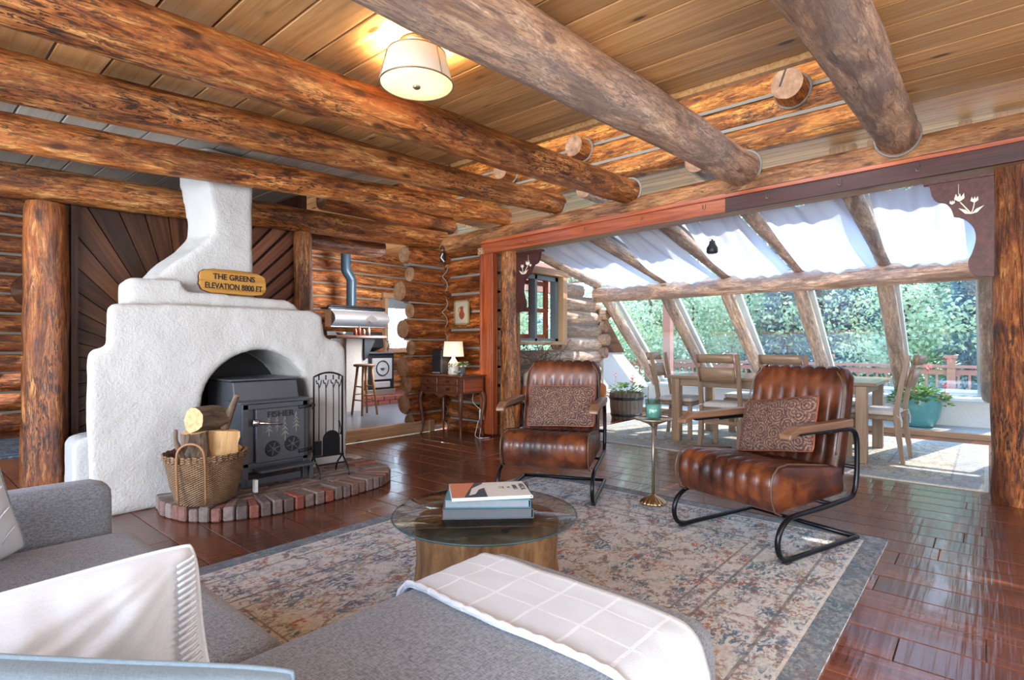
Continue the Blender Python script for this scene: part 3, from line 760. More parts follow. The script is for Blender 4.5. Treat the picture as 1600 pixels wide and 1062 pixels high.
# upper log wall seen through the opening in the ceiling
def uclip(z): return [(0, 5.75)]
s = MB(); log_rows(s, (5.62, 6.1), (5.62, .35), 3.20, 4.9, .235, .125, seg=20)
w = struct('wall_loft', s, ['log_orange', 'log_end'])
s = MB(); chink_rows(s, (5.62, 6.1), (5.62, .35), 3.20, 4.9, .235, .16); s.build('chinking', 'chink', w)
s = MB(); log_rows(s, (3.5, 6.06), (5.6, 6.06), 2.94, 4.9, .235, .125)
struct('wall_loft_side', s, ['log_amber', 'log_end'])
s = MB(); log_rows(s, (3.72, .30), (5.6, .30), 3.20, 4.9, .235, .12)
struct('wall_loft_end', s, ['log_amber', 'log_end'])
for (y, z, r, L, mt, lb) in ((1.36, 3.52, .145, .32, 'log_orange', 'large cut log end with a radial crack jutting from the upper log wall, rightmost'),
        (2.50, 3.50, .12, .3, 'log_orange', 'cut log end on the upper log wall behind the thickest ceiling beam'),
        (3.65, 3.50, .125, .32, 'log_honey', 'cut log end on the upper wall between the thick mottled beam and the next'),
        (4.80, 3.46, .125, .32, 'log_honey', 'cut log end on the upper log wall seen left of the red-brown beam'),
        (2.18, 3.00, .12, .35, 'log_pale', 'pale cut rafter log end resting on the header just left of the thickest beam end'),
        (3.52, 2.98, .11, .3, 'log_pale', 'pale cut rafter log end resting on the header left of the red-brown beam end')):
    b = MB(); b.log((5.62-L, y, z), (6.0, y, z), r, r, seg=24, wob=.004, cut=.008); 
    if y == 1.36: b.box((5.62-L-.003, y+.03, z+.06), (.012, .012, .16), rot=(.35, 0, 0), mi=2)
    one('log_stub', b, [mt, 'log_end', 'rubber'] if y == 1.36 else [mt, 'log_end'], lb, 'log end')
    if z > 3.2:
        b = MB(); b.tube([(5.505, y+(r+.008)*math.cos(a), z+(r+.008)*math.sin(a)) for a in [i*PI/10 for i in range(20)]], .014, 6, closed=True); b.build('chinking', 'chink', bpy.data.objects[C.objects[-1].name])
# sunroom attic boards seen through the gap above the header
s = MB(); boards(s, 5.72, 7.3, 2.6, 7.6, .15, 99, lambda x: 3.10+.02*(x-5.6), .02, .01, .003, down=True); boards(s, 5.72, 6.6, -.6, 2.6, .15, 99, lambda x: 3.10+.02*(x-5.6), .02, .01, .003, down=True)
struct('ceiling_sunroom_attic', s, 'ceiling_pine')
s = MB()
for (y, wd) in ((1.05, .22), (.80, .10), (.15, .09), (-.18, .30), (-.5, .22)):
    s.box((6.05, y, 2.93), (.10, wd, .30), grain=2, ch=.004)
s.box((5.95, .62, 2.93), (.05, .16, .3), grain=2); s.box((5.95, -1.0, 2.93), (.05, .5, .3), grain=2)
struct('trim_attic_blocks', s, 'trim_pale')

# fan-panelled wall behind the fireplace
def fan(s, cx, cz, x0, x1, z0, z1, y, n, a0, a1):
    # wedge boards spreading from a centre, clipped to the wall rectangle
    def clip(poly, f):
        out = []
        for i in range(len(poly)):
            p, q = poly[i], poly[(i+1) % len(poly)]; a, b = f(p), f(q)
            if a >= 0: out.append(p)
            if a*b < 0: t = a/(a-b); out.append((p[0]+(q[0]-p[0])*t, p[1]+(q[1]-p[1])*t))
        return out
    for i in range(n):
        b0, b1 = a0+(a1-a0)*i/n+.004, a0+(a1-a0)*(i+1)/n-.004
        poly = [(cx, cz), (cx+9*math.cos(b0), cz+9*math.sin(b0)), (cx+9*math.cos(b1), cz+9*math.sin(b1))]
        for g in (lambda p: p[0]-x0, lambda p: x1-p[0], lambda p: p[1]-z0, lambda p: z1-p[1]):
            poly = clip(poly, g)
            if len(poly) < 3: break
        if len(poly) < 3: continue
        m = (b0+b1)/2; o = (rnd.random()*50, rnd.random()*50); yy = y-.006*rnd.random()
        vs = [(p[0], yy, p[1]) for p in poly]; n2 = len(vs); vs += [(p[0], y+.03, p[1]) for p in poly]
        lc = [((v[0]-cx)*math.cos(m)+(v[2]-cz)*math.sin(m)+o[0], -(v[0]-cx)*math.sin(m)+(v[2]-cz)*math.cos(m)+o[1], o[0]) for v in vs]
        s.add(vs, [tuple(range(n2))]+[(k_, (k_+1) % n2, (k_+1) % n2+n2, k_+n2) for k_ in range(n2)], lc, rnd.random(), 0, False)
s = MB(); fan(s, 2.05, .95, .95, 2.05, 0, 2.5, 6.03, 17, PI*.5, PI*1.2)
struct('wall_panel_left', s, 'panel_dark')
s = MB()
def para(s, x0, x1, z0, z1, y, w, slope):
    pass
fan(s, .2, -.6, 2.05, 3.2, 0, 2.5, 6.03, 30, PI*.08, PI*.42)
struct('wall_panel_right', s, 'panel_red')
b = MB(); b.box((1.12, 5.99, 1.2), (.05, .05, 2.4), grain=2); struct('trim_panel_edge', b, 'panel_dark')
b = MB(); b.box((2.05, 6.08, 1.25), (2.3, .03, 2.5), tint=0); b.box((3.22, 8.1, 1.5), (.06, 4.3, 3.0), grain=2); struct('wall_partition', b, 'panel_dark')

# back room and kitchen walls
s = MB(); log_rows(s, (-3.0, 10.2), (3.2, 10.2), .13, 3.6, .27, .145, step=.2)
w = struct('wall_back_room', s, ['log_amber', 'log_end'])
s = MB(); chink_rows(s, (-3.0, 10.2), (3.2, 10.2), .13, 3.6, .27, .17, hgt=.035); s.build('chinking', 'chink', w)
WX0, WX1, WZ0, WZ1 = 6.70, 7.35, 1.08, 2.12
def kclip(z): return [(0, WX0-.08-3.2), (WX1+.08-3.2, 4.5)] if WZ0-.05 < z < WZ1+.04 else [(0, 4.5)]
s = MB(); log_rows(s, (3.2, 9.3), (7.7, 9.3), .28, 3.0, .24, .13, clip=kclip)
w = struct('wall_kitchen', s, ['log_honey', 'log_end'])
s = MB(); chink_rows(s, (3.2, 9.3), (7.7, 9.3), .28, 3.0, .24, .16, clip=kclip); s.build('chinking', 'chink', w)
s = MB(); log_rows(s, (5.55, 6.05), (7.7, 9.3), .13, 3.0, .25, .135, step=.25)
struct('wall_kitchen_side', s, ['log_amber', 'log_end'])
def window(name, frame, mat, gl=None, glm='window_glass', parts=()):
    o = struct(name, frame, mat)
    if gl: gl.build('glass', glm, o)
    for (n_, s_, m_) in parts: s_.build(n_, m_, o)
    return o
s = MB(); y = 9.2
for (a, b_, cc, d) in ((WX0-.04, WX0+.03, WZ0-.04, WZ1+.06), (WX1-.03, WX1+.04, WZ0-.04, WZ1+.06)): s.box(((a+b_)/2, y, (cc+d)/2), (b_-a, .16, d-cc), grain=2)
s.box(((WX0+WX1)/2, y, WZ1+.05), (WX1-WX0+.2, .2, .10), grain=0); s.box(((WX0+WX1)/2, y, WZ0-.03), (WX1-WX0+.1, .18, .05), grain=0)
g = MB(); g.box(((WX0+WX1)/2, y+.03, (WZ0+WZ1)/2), (WX1-WX0, .008, WZ1-WZ0))
bl = MB(); bl.box(((WX0+WX1)/2, y-.03, WZ1-.10), (WX1-WX0-.06, .02, .2))
window('window_1', s, 'trim_pale', g, parts=(('blind', bl, 'sofa_weave_blue'),))

# ------------------------------------------------------------------ sunroom
YL = 4.95                                    # its left log wall
roof = lambda x: 2.13+.2*(7.8-x)
AX0, AX1, AZ0, AZ1 = 5.80, 6.80, 1.24, 2.20
def sclip(z):
    e = 2.6
    if z > 1.95: e = min(e, 7.8+(2.13-(z+.13))/.2-5.45)
    if AZ0-.06 < z < AZ1+.1: return [(0, AX0-.1-5.45), (AX1+.1-5.45, e)]
    return [(0, e)]
s = MB(); log_rows(s, (5.45, YL+.12), (8.1, YL+.12), .12, 2.7, .215, .115, clip=sclip)
w = struct('wall_sunroom', s, ['log_weathered', 'log_end'])
s = MB(); chink_rows(s, (5.45, YL+.12), (8.1, YL+.12), .12, 2.3, .215, .14, clip=sclip); s.build('chinking', 'chink', w)
s = MB()
for i, zz in enumerate((1.05, 1.27, 1.5, 1.7)): s.log((8.08, YL-.05-.05*(i % 2), zz), (8.08, YL+.4, zz), .10, .10, cut=.01)
s.build('cross_log', ['log_weathered', 'log_end'], w)
s = MB(); s.prism([(8.16, 0), (9.78, 0), (9.78, .42), (8.75, 1.05), (8.16, 1.05)], lambda a, b: (a, YL+.04, b), lambda a, b: (a, YL+.12, b))
struct('wall_sunroom_white', s, 'white_paint')
s = MB(); s.prism([(8.1, 1.05), (8.85, 1.05), (7.95, 1.92), (7.9, 1.92)], lambda a, b: (a, YL+.02, b), lambda a, b: (a, YL+.10, b)); 
struct('wall_sunroom_gable', s, 'panel_dark')
# window in the log wall
s = MB(); ym = YL+.06
s.box(((AX0+AX1)/2, ym-.04, AZ1+.06), (AX1-AX0+.3, .20, .10), grain=0, ch=.004); s.box((AX1+.06, ym-.04, (AZ0+AZ1)/2), (.11, .20, AZ1-AZ0+.05), grain=2, ch=.004)
s.box(((AX0+AX1)/2, ym-.06, AZ0-.03), (AX1-AX0+.3, .26, .05), grain=0, ch=.004); s.box((AX0-.06, ym-.04, (AZ0+AZ1)/2), (.11, .20, AZ1-AZ0+.05), grain=2, ch=.004)
gf = MB()
for (xa, wd) in ((AX1-.035, .07), (AX0+.035, .07), (AX0+.46, .05)): gf.box((xa, ym, (AZ0+AZ1)/2), (wd, .10, AZ1-AZ0))
gf.box(((AX0+AX1)/2, ym, AZ1-.03), (AX1-AX0, .10, .06)); gf.box(((AX0+AX1)/2, ym, AZ0+.02), (AX1-AX0, .10, .04))
sash = MB(); xa, xb = AX0+.5, AX1-.09; yy = ym+.10
for xq in (xa+.03, xb-.03, AX0+.10): sash.box((xq, yy, (AZ0+AZ1)/2), (.07, .05, AZ1-AZ0-.06), grain=2)
for zq in (AZ0+.07, AZ1-.10, (AZ0+AZ1)/2-.02): sash.box(((AX0+xb)/2, yy, zq), (xb-AX0, .045, .06), grain=0)
g = MB(); g.box(((AX0+AX1)/2, yy+.02, (AZ0+AZ1)/2), (AX1-AX0-.1, .006, AZ1-AZ0-.1))
window('window_2', s, 'trim_pale', g, parts=(('grey_frame', gf, 'frame_grey'), ('sash', sash, 'trim_red')))

# slanted glazing: foot at XS, head at XP
XS, ZS, XP, ZP = 9.70, .46, 7.86, 1.98
sl = Vector((XP-XS, 0, ZP-ZS)); SL = sl.length; sld = sl.normalized(); sln = Vector((sld.z, 0, -sld.x))  # outward normal
sln = sln if sln.x > 0 else -sln
ys = [4.75, 3.72, 2.79, 1.86, .93, 0.0, -.93, -1.86]
s = MB(); s.box((XS+.14, 1.5, .21), (.22, 6.9, .42)); struct('wall_knee', s, 'white_paint')
s = MB(); s.box((XS+.10, 1.5, .44), (.34, 6.9, .045), ch=.005); struct('trim_sill', s, 'frame_white')
s = MB(); s.box((9.5, 1.5, .035), (1.0, 6.9, .07)); struct('floor_platform', s, 'slate_tile')
s = MB(); s.box((8.99, 1.5, .036), (.07, 6.9, .08), grain=1, ch=.006); struct('trim_platform', s, 'trim_pale')
def lab_side(i): return ['leftmost', 'second from the left', 'third from the left', 'fourth from the left', 'fifth from the left', 'sixth from the left', 'seventh from the left', 'rightmost'][i]
for i, y in enumerate(ys):
    p0 = Vector((XS-.04, y, ZS+.02)); p1 = Vector((XP-.02, y, ZP-.03))
    b = MB(); b.log(p0, p1, .095, .088, seg=18, wob=.01, lump=.08, cut=.008)
    one('slanted_log_mullion', b, ['log_weathered', 'log_end'], 'slanting round log mullion between the sunroom windows, ' + lab_side(i), 'mullion')
b = MB(); b.log((XS+.02, -.13, .46), (XP+.05, -.13, 1.95), .075, .07, seg=16, wob=.006)
one('slanted_log_mullion', b, ['log_weathered', 'log_end'], 'greyer slim log doubled beside the mullion nearest the right-hand carved bracket', 'mullion')
b = MB(); b.log((XP-.05, YL-.02, 2.0), (XP-.05, -2.1, 2.03), .125, .125, seg=22, wob=.012, lump=.07)
one('log_purlin', b, ['log_pale', 'log_end'], 'horizontal log purlin joining the skylights to the slanted windows', 'beam')
b = MB(); b.box((XP+.02, 1.45, 2.14), (.12, 7.1, .05)); struct('trim_purlin', b, 'frame_white')
def quad_frame(s, A, B, D, nrm, w, th):
    """frame of four bars round the rectangle A, A+B, A+B+D, A+D"""
    Bd, Dd = B.normalized(), D.normalized(); nrm = Bd.cross(Dd)
    R = Matrix((Bd, Dd, nrm)).transposed(); e = R.to_euler()
    for (c_, lx, ly) in ((A+D*.5+Bd*w/2, w, D.length), (A+B+D*.5-Bd*w/2, w, D.length), (A+B*.5+Dd*w/2, B.length, w), (A+B*.5+D-Dd*w/2, B.length, w)):
        s.box(c_, (lx, ly, th), rot=e)
    return e
wn_ = 3
for i in range(len(ys)-1):
    ya, yb = ys[i]-.04, ys[i+1]+.04
    A = Vector((XS+.09, ya, ZS+.03))+sln*.02; B = Vector((0, yb-ya, 0)); D = sl*.97
    s = MB(); e = quad_frame(s, A, B, D, sln, .075, .05)
    g = MB(); g.box(A+B*.5+D*.5, (abs(yb-ya)-.12, D.length-.12, .008), rot=e)
    window('window_%d' % wn_, s, 'frame_white', g); wn_ += 1
# skylight rafters, frames, sheer cloths
RX0, RX1 = XP-.05, 5.55
rsl = Vector((RX1-RX0, 0, roof(RX1)-roof(RX0))); rn = Vector((-rsl.z, 0, rsl.x)).normalized(); rn = rn if rn.z > 0 else -rn
for i, y in enumerate(ys):
    if i == 0: y = YL-.06
    b = MB(); b.log((RX0+.05, y, roof(RX0)+.04), (RX1, y, roof(RX1)+.03), .075, .085, seg=16, wob=.012, lump=.08, cut=.006)
    one('skylight_rafter', b, ['log_weathered' if i in (0, 4, 5) else 'log_pale', 'log_end'], 'sloping round log rafter between the sunroom skylights, ' + lab_side(i), 'rafter')
for i in range(len(ys)-1):
    ya, yb = ys[i]-.02, ys[i+1]+.02
    A = Vector((RX0+.06, ya, roof(RX0)+.14)); B = Vector((0, yb-ya, 0)); D = rsl*1.0
    s = MB(); e = quad_frame(s, A, B, D, rn, .06, .05)
    g = MB(); g.box(A+B*.5+D*.5, (abs(yb-ya)-.1, D.length-.1, .008), rot=e)
    window('window_%d' % wn_, s, 'frame_white', g); wn_ += 1
def cloth(i, ya, yb, x0, x1, skew):
    s = MB(); sd = i*3.7
    def fn(u, v):
        t = v; x = x0+(x1-x0)*t
        # gathered towards one rafter at the lower end, sagging between its two hems
        yy0 = ya-skew*(1-t)*.0; y = yy0+(yb-yy0)*u
        sag = .12*math.sin(PI*u)*(.6+.4*math.sin(PI*t))
        fold = .013*math.sin(u*30+3.0*math.sin(t*2.4+sd)+sd)+.016*math.sin(u*13+t*5+sd)
        ed = skew*max(0.0, (t-.25))**1.3*(1-u)
        y = y+(yb-ya)*ed
        return (x, y, roof(x)-.01-sag*.8+fold)
    s.grid(fn, 60, 24)
    return one('sheer_canopy', s, 'sheer_cloth', 'white sheer cloth sagging under the sunroom skylight, %s' % ['leftmost bay beside the log wall', 'second bay from the left', 'third bay from the left', 'fourth bay from the left', 'fifth bay, beside the right-hand carved bracket', 'sixth bay, behind the right-hand bracket', 'last bay, beyond the right log post'][i], 'cloth')
for i in range(7):
    cloth(i, ys[i]-.07, ys[i+1]+.07, RX0-.10, RX1+.08, (.02, .55, .42, .10, .12, .05, .05)[i])
# spot lamp and rod clamped to a rafter
t = thing('rafter_spot_lamp', 'small black spot lamp hanging from the rafter beneath the sheer cloths', 'lamp', (6.15, 2.35, 2.30))
s = MB(); s.lathe([(.0, .06), (.03, .055), (.035, .02), (.06, -.02), (.062, -.07), (.05, -.085), (0, -.085)], seg=20); s.build('head', 'black_plastic', t)
s = MB(); s.tube([(0, 0, .05), (0, 0, .14)], .01, 8); s.build('stem', 'black_plastic', t)

# carved brackets with tulips
def bracket(name, y0, sgn, ztop, x, lb, sc=1.0, w=.42, h=.70):
    t = thing(name, lb, 'bracket', (x, y0, ztop-h), world=True)
    prof = [(0, 0), (.40, 0), (.38, -.047), (.37, -.105), (.338, -.158), (.283, -.181), (.25, -.23), (.234, -.29), (.20, -.30), (.153, -.336), (.114, -.40), (.104, -.487), (.125, -.581), (.147, -.641), (.142, -.706), (.109, -.756), (0, -.77)]
    prof = [tuple(p) for p in [prof[0], prof[1]]+[(v.x, v.y) for v in catmull([(a, b, 0) for a, b in prof[1:8]], 4)[1:]]+[(v.x, v.y) for v in catmull([(a, b, 0) for a, b in prof[8:16]], 4)]+[prof[16]]]
    f0 = lambda a, b: (x-.02, y0+sgn*a*sc, ztop+b*sc); f1 = lambda a, b: (x+.02, y0+sgn*a*sc, ztop+b*sc)
    s = MB(); s.prism(prof, f0, f1); s.build('board', 'trim_dark', t)
    s = MB(); s.prism([(0, .0), (.42, .0), (.42, -.022), (0, -.022)], lambda a, b: (x-.035, y0+sgn*a*sc, ztop+b*sc), lambda a, b: (x+.03, y0+sgn*a*sc, ztop+b*sc)); s.build('ledge', 'trim_dark', t)
    P = lambda a, b, k=0: Vector((x-.026-k, y0+sgn*a*sc, ztop+b*sc))
    s = MB(); cx = .131
    s.tube(catmull([P(cx, -.285), P(cx+.03, -.24), P(.195, -.19)]), .005, 6)
    s.tube(catmull([P(cx, -.285), P(cx-.012, -.25), P(.112, -.205)]), .004, 6)
    s.tube([P(.205, -.13), P(.205, -.05)], .002, 5)
    for (a, b, r) in ((.20, -.155, .032), (.243, -.185, .017), (.112, -.185, .024)):
        for dx in (-1, 0, 1):
            s.prism([(a, b-r), (a+dx*r*.55-r*.42, b-r*.25), (a+dx*r*.75-r*.12, b+r), (a+dx*r*.55+r*.42, b-r*.25)], lambda p, q: P(p, q), lambda p, q: P(p, q, .006+.001*dx))
    for dx in (-1, 1):
        s.prism([(cx, -.290), (cx+dx*.035, -.282), (cx+dx*.075, -.235), (cx+dx*.03, -.255)], lambda p, q: P(p, q), lambda p, q: P(p, q, .006))
    s.build('tulip_motif', 'ivory_inlay', t)
    return t
bracket('carved_bracket', -.03, 1, 2.47, 5.44, 'dark carved corner bracket with pale tulip inlay beside the right log post')
bracket('carved_bracket', 4.59, -1, 2.37, 5.40, 'dark carved corner bracket with pale tulip inlay beside the rough left log post', w=.40)

# side walls out of the picture
s = MB(); s.box((1.95, -2.45, 1.5), (7.3, .12, 3.0)); struct('wall_right', s, 'panel_red')
s = MB(); s.box((7.75, -2.25, 1.5), (4.3, .12, 3.0)); struct('wall_sunroom_end', s, 'white_paint')
s = MB(); s.box((-1.95, 8.1, 1.8), (.1, 4.4, 3.6)); struct('wall_left_back', s, 'panel_dark')
# ------------------------------------------------------------------ white adobe fireplace
fp = thing('adobe_fireplace', 'large white stuccoed adobe fireplace with stepped shoulders and an arched firebox', 'fireplace', (1.9, 4.9, 0), world=True)
def extr(s, poly, y0, y1): s.prism(poly, lambda a, b: (a, y0, b), lambda a, b: (a, y1, b))
ax, ar, sp_ = 2.10, .455, .68
arch = [(ax+ar, 0), (ax+ar, sp_)]+[(ax+ar*math.cos(a), sp_+ar*1.04*math.sin(a)) for a in [PI*i/16 for i in range(1, 16)]]+[(ax-ar, sp_), (ax-ar, 0)]
s = MB()
front = [(.95, 0), (.92, .6), (.92, 1.13), (.95, 1.165), (1.03, 1.175), (1.035, 1.45), (1.07, 1.49), (1.6, 1.50), (2.56, 1.50), (2.66, 1.46), (2.71, 1.26), (2.84, 1.23), (2.92, 1.16), (2.93, .5), (2.92, 0)]
extr(s, front+arch, 4.60, 5.28)
s.v = [((x+(.24 if x < 1.5 and y > 5 else 0)), y, z) for (x, y, z) in s.v]
obj_front = s
s2 = MB(); extr(s2, [(1.45, 0), (1.45, 1.25), (1.5, 1.5), (2.66, 1.5), (2.92, 1.2), (2.92, 0)], 5.25, 5.75)
s3 = MB(); extr(s3, [(1.20, 1.3), (1.20, 1.64), (1.23, 1.69), (1.56, 1.70), (1.60, 1.61), (2.42, 1.60), (2.51, 1.55), (2.54, 1.3)], 4.76, 5.04)
extr(s3, [(1.6, 1.3), (1.6, 1.6), (2.5, 1.6), (2.5, 1.3)], 5.0, 5.7)
s4 = MB(); extr(s4, [(1.38, 1.5), (1.40, 1.73), (1.47, 1.86), (1.58, 1.99), (1.655, 2.12), (1.66, 2.25), (1.625, 2.45), (1.60, 2.60), (1.59, 2.84), (2.20, 2.84), (2.19, 2.2), (2.20, 1.5)], 4.93, 5.35)
s4.v = [(x+(0 if x > 2.1 else (.20 if y < 5 else .13)*max(0, min(1, (z-1.6)/.5))), y, z) for (x, y, z) in s4.v]
s5 = MB(); extr(s5, [(1.0, 0), (1.0, .40), (1.05, .46), (1.3, .47), (1.3, 0)], 5.40, 5.72)
bm = bmesh.new()
def add_bm(mb):
    me = mesh_from(mb, 't'); b2 = bmesh.new(); b2.from_mesh(me); bmesh.ops.recalc_face_normals(b2, faces=b2.faces)
    bmesh.ops.triangulate(b2, faces=[f for f in b2.faces if len(f.verts) > 4]); b2.to_mesh(me); b2.free(); bm.from_mesh(me); bpy.data.meshes.remove(me)
for q in (s, s2, s3, s4, s5): add_bm(q)
me = bpy.data.meshes.new('body'); bm.to_mesh(me); bm.free(); me.materials.append(M['stucco'])
bo = bpy.data.objects.new('body', me); C.objects.link(bo); bo.parent = fp; bo.matrix_parent_inverse = WORLD_ROOTS[fp.name]
m = bo.modifiers.new('r', 'REMESH'); m.mode = 'VOXEL'; m.voxel_size = .022; m.use_smooth_shade = True
m = bo.modifiers.new('s', 'SMOOTH'); m.iterations = 6; m.factor = .5
tx = bpy.data.textures.new('lumps', 'CLOUDS'); tx.noise_scale = .22
m = bo.modifiers.new('d', 'DISPLACE'); m.texture = tx; m.strength = .02; m.texture_coords = 'LOCAL'
s = MB(); extr(s, [(1.66, .05), (1.66, 1.15), (2.54, 1.15), (2.54, .05)], 5.22, 5.26); s.build('firebox_back', 'stove_dark', fp)

# brick hearth
hr = thing('brick_hearth', 'low rounded hearth of worn grey and red bricks before the white fireplace', 'hearth', (2.1, 4.2, 0), world=True)
path = catmull([(1.36, 4.66, 0), (1.30, 4.35, 0), (1.38, 4.05, 0), (1.58, 3.86, 0), (1.85, 3.78, 0), (2.2, 3.78, 0), (2.5, 3.80, 0), (2.78, 3.86, 0), (2.98, 4.02, 0), (3.07, 4.25, 0), (3.08, 4.58, 0)], 8)
L = [0]
for i in range(1, len(path)): L.append(L[-1]+(path[i]-path[i-1]).length)
def at(d):
    for i in range(1, len(path)):
        if L[i] >= d: t = (d-L[i-1])/(L[i]-L[i-1]); return path[i-1].lerp(path[i], t), (path[i]-path[i-1]).normalized()
    return path[-1], (path[-1]-path[-2]).normalized()
s = MB(); d = .05
while d < L[-1]-.04:
    w_ = .072+.012*rnd.random(); p, t = at(d+w_/2); nrm = Vector((-t.y, t.x, 0)); nrm = nrm if nrm.dot(Vector((2.15, 4.5, 0))-p) > 0 else -nrm
    ln = .20+.03*rnd.random(); hh = .085+.018*rnd.random()
    c = p+nrm*(ln/2-.012*rnd.random()); s.box((c.x, c.y, hh/2+.002), (w_*.86, ln, hh), rot=(.02*(rnd.random()-.5), .03*(rnd.random()-.5), math.atan2(nrm.y, nrm.x)-PI/2), ch=.009, tint=rnd.random())
    d += w_
s.build('edge_bricks', 'hearth_brick', hr)
s = MB()
inner = [(p.x+(2.17-p.x)*.16, p.y+(4.75-p.y)*.2) for p in path]
yy = 3.98
row = 0
while yy < 4.7:
    xx = 1.4+.1*(row % 2)
    while xx < 3.0:
        c = Vector((xx, yy, 0))
        ok = 0; q = inner
        inside = False; j = len(q)-1
        for i in range(len(q)):
            if ((q[i][1] > yy) != (q[j][1] > yy)) and (xx < (q[j][0]-q[i][0])*(yy-q[i][1])/(q[j][1]-q[i][1]+1e-9)+q[i][0]): inside = not inside
            j = i
        if inside or yy > 4.6 and 1.4 < xx < 3.0: s.box((xx, yy, .042+.006*rnd.random()), (.195, .092, .085), rot=(0, 0, .06*(rnd.random()-.5)), ch=.008, tint=rnd.random()*.62)
        xx += .205
    yy += .102; row += 1
s.build('inner_bricks', 'hearth_brick', hr)
s = MB(); s.prism([(p.x+(2.17-p.x)*.05, p.y+(4.5-p.y)*.05) for p in path], lambda a, b: (a, b, .0), lambda a, b: (a, b, .072)); s.build('mortar', 'mortar', hr)

# wood stove
st = thing('wood_stove', 'dark cast iron wood stove with pine tree door standing inside the white arch', 'stove', (2.10, 4.34, .095))
X0, X1 = -.265, .265
s = MB(); s.prism([(0, .10), (0, .64), (.12, .64), (.16, .80), (.66, .80), (.66, .10)], lambda a, b: (X0, a, b), lambda a, b: (X1, a, b)); s.build('body', 'stove_iron', st, bevel=.006)
s = MB(); s.box((0, .075, .648), (.60, .26, .014)); s.box((0, .42, .815), (.58, .54, .014)); s.build('top_plate', 'stove_iron', st, bevel=.003)
s = MB()
for x in (X0+.02, X1-.02): s.box((x, -.012, .33), (.045, .03, .63))
s.box((0, -.012, .615), (.53, .03, .04)); s.box((0, -.012, .165), (.53, .03, .03)); s.build('front_frame', 'stove_iron', st, bevel=.003)
dr = MB(); dr.box((.025, -.035, .385), (.40, .03, .42)); dr = dr.build('door', 'stove_iron', st, bevel=.006)
text('lettering', 'FISHER', .066, (.02, -.053, .545), (PI/2, 0, 0), 'stove_dark', dr, .003, .0006, 1.12)
s = MB()
def tree(s, x, z, h, w):
    s.box((x, -.053, z+h*.2), (.008, .006, h*.42))
    for k in range(4):
        zz = z+h*(.25+.2*k); ww = w*(1-.22*k)
        s.prism([(x-ww, zz-h*.03), (x, zz+h*.22), (x+ww, zz-h*.03), (x, zz+h*.08)], lambda a, b: (a, -.0505, b), lambda a, b: (a, -.057, b))
for a in ((-.075, .375, .145, .03), (-.01, .41, .115, .026), (.055, .33, .18, .036), (.15, .39, .15, .034)): tree(s, *a)
s.build('pine_tree_relief', 'pewter', dr)
for x in (-.045, .115):
    s = MB(); s.cyl((x, -.05, .275+(.02 if x > 0 else 0)), (x, -.062, .275+(.02 if x > 0 else 0)), .062, .058, 24); d_ = s.build('draft_dial', 'stove_dark', dr)
    s = MB(); zc = .275+(.02 if x > 0 else 0)
    for k in range(6):
        a = k*PI/3+.3; s.box((x+.026*math.cos(a), -.066, zc+.026*math.sin(a)), (.05, .007, .008), rot=(0, -a, 0))
    s.cyl((x, -.06, zc), (x, -.082, zc), .014, .010, 12); s.build('spokes', 'stove_iron', d_)
for z in (.585, .225):
    s = MB(); s.cyl((.17, -.055, z), (.325, -.03, z+.004), .015, .013, 12); s.cyl((.30, -.05, z-.03), (.30, -.05, z+.03), .010, .010, 8); s.build('hinge', 'iron', st)
s = MB(); s.tube([(.02, -.085, .468), (-.07, -.083, .478), (-.16, -.075, .492)], [.006, .009, .012], 10); s.lathe([(0, .03), (.022, .02), (.026, 0), (.022, -.02), (0, -.03)], (-.185, -.07, .495), 14); s.build('door_handle', 'chrome', st)
s = MB(); s.box((.04, -.09, .125), (.46, .15, .018), ch=.006); s.build('ash_shelf', 'stove_iron', st)
for (x, y) in ((X0+.02, 0.0), (X1-.02, 0.0), (X0+.02, .6), (X1-.02, .6)):
    s = MB(); s.prism([(-.025, 0), (-.015, .12), (.03, .12), (.012, 0)], lambda a, b: (x-.02, y+a, b), lambda a, b: (x+.02, y+a, b)); s.build('leg', 'stove_iron', st)
s = MB(); s.box((.245, -.12, .06), (.025, .02, .12)); s.box((-.02, -.02, .03), (.44, .03, .05)); s.build('ash_lip', 'stove_iron', st)

# fireplace tool set
ft = thing('fireplace_tool_set', 'black wrought iron rack of fireplace tools right of the wood stove', 'tool set', (2.50, 4.22, .098), rz=-.12)
s = MB(); w_, h_ = .125, .86
s.tube([(-w_, 0, .16), (-w_, 0, h_-.05), (-w_, 0, h_-.035)]+[(x, 0, h_-.035+.035*(1-(x/w_)**2)) for x in [w_*(-1+k/5) for k in range(1, 10)]]+[(w_, 0, h_-.035), (w_, 0, .16)], .008, 8)
s.box((0, 0, .16), (.27, .025, .012)); s.build('frame', 'black_metal', ft)
for x in (-w_, w_):
    s = MB(); s.tube(catmull([(x, -.13, 0), (x, -.10, .07), (x, -.04, .12), (x, 0, .155), (x, .04, .12), (x, .10, .07), (x, .13, 0)], 3), .008, 8); s.build('leg', 'black_metal', ft)
s = MB(); s.box((0, -.06, .10), (.24, .012, .012)); s.build('crossbar', 'black_metal', ft)
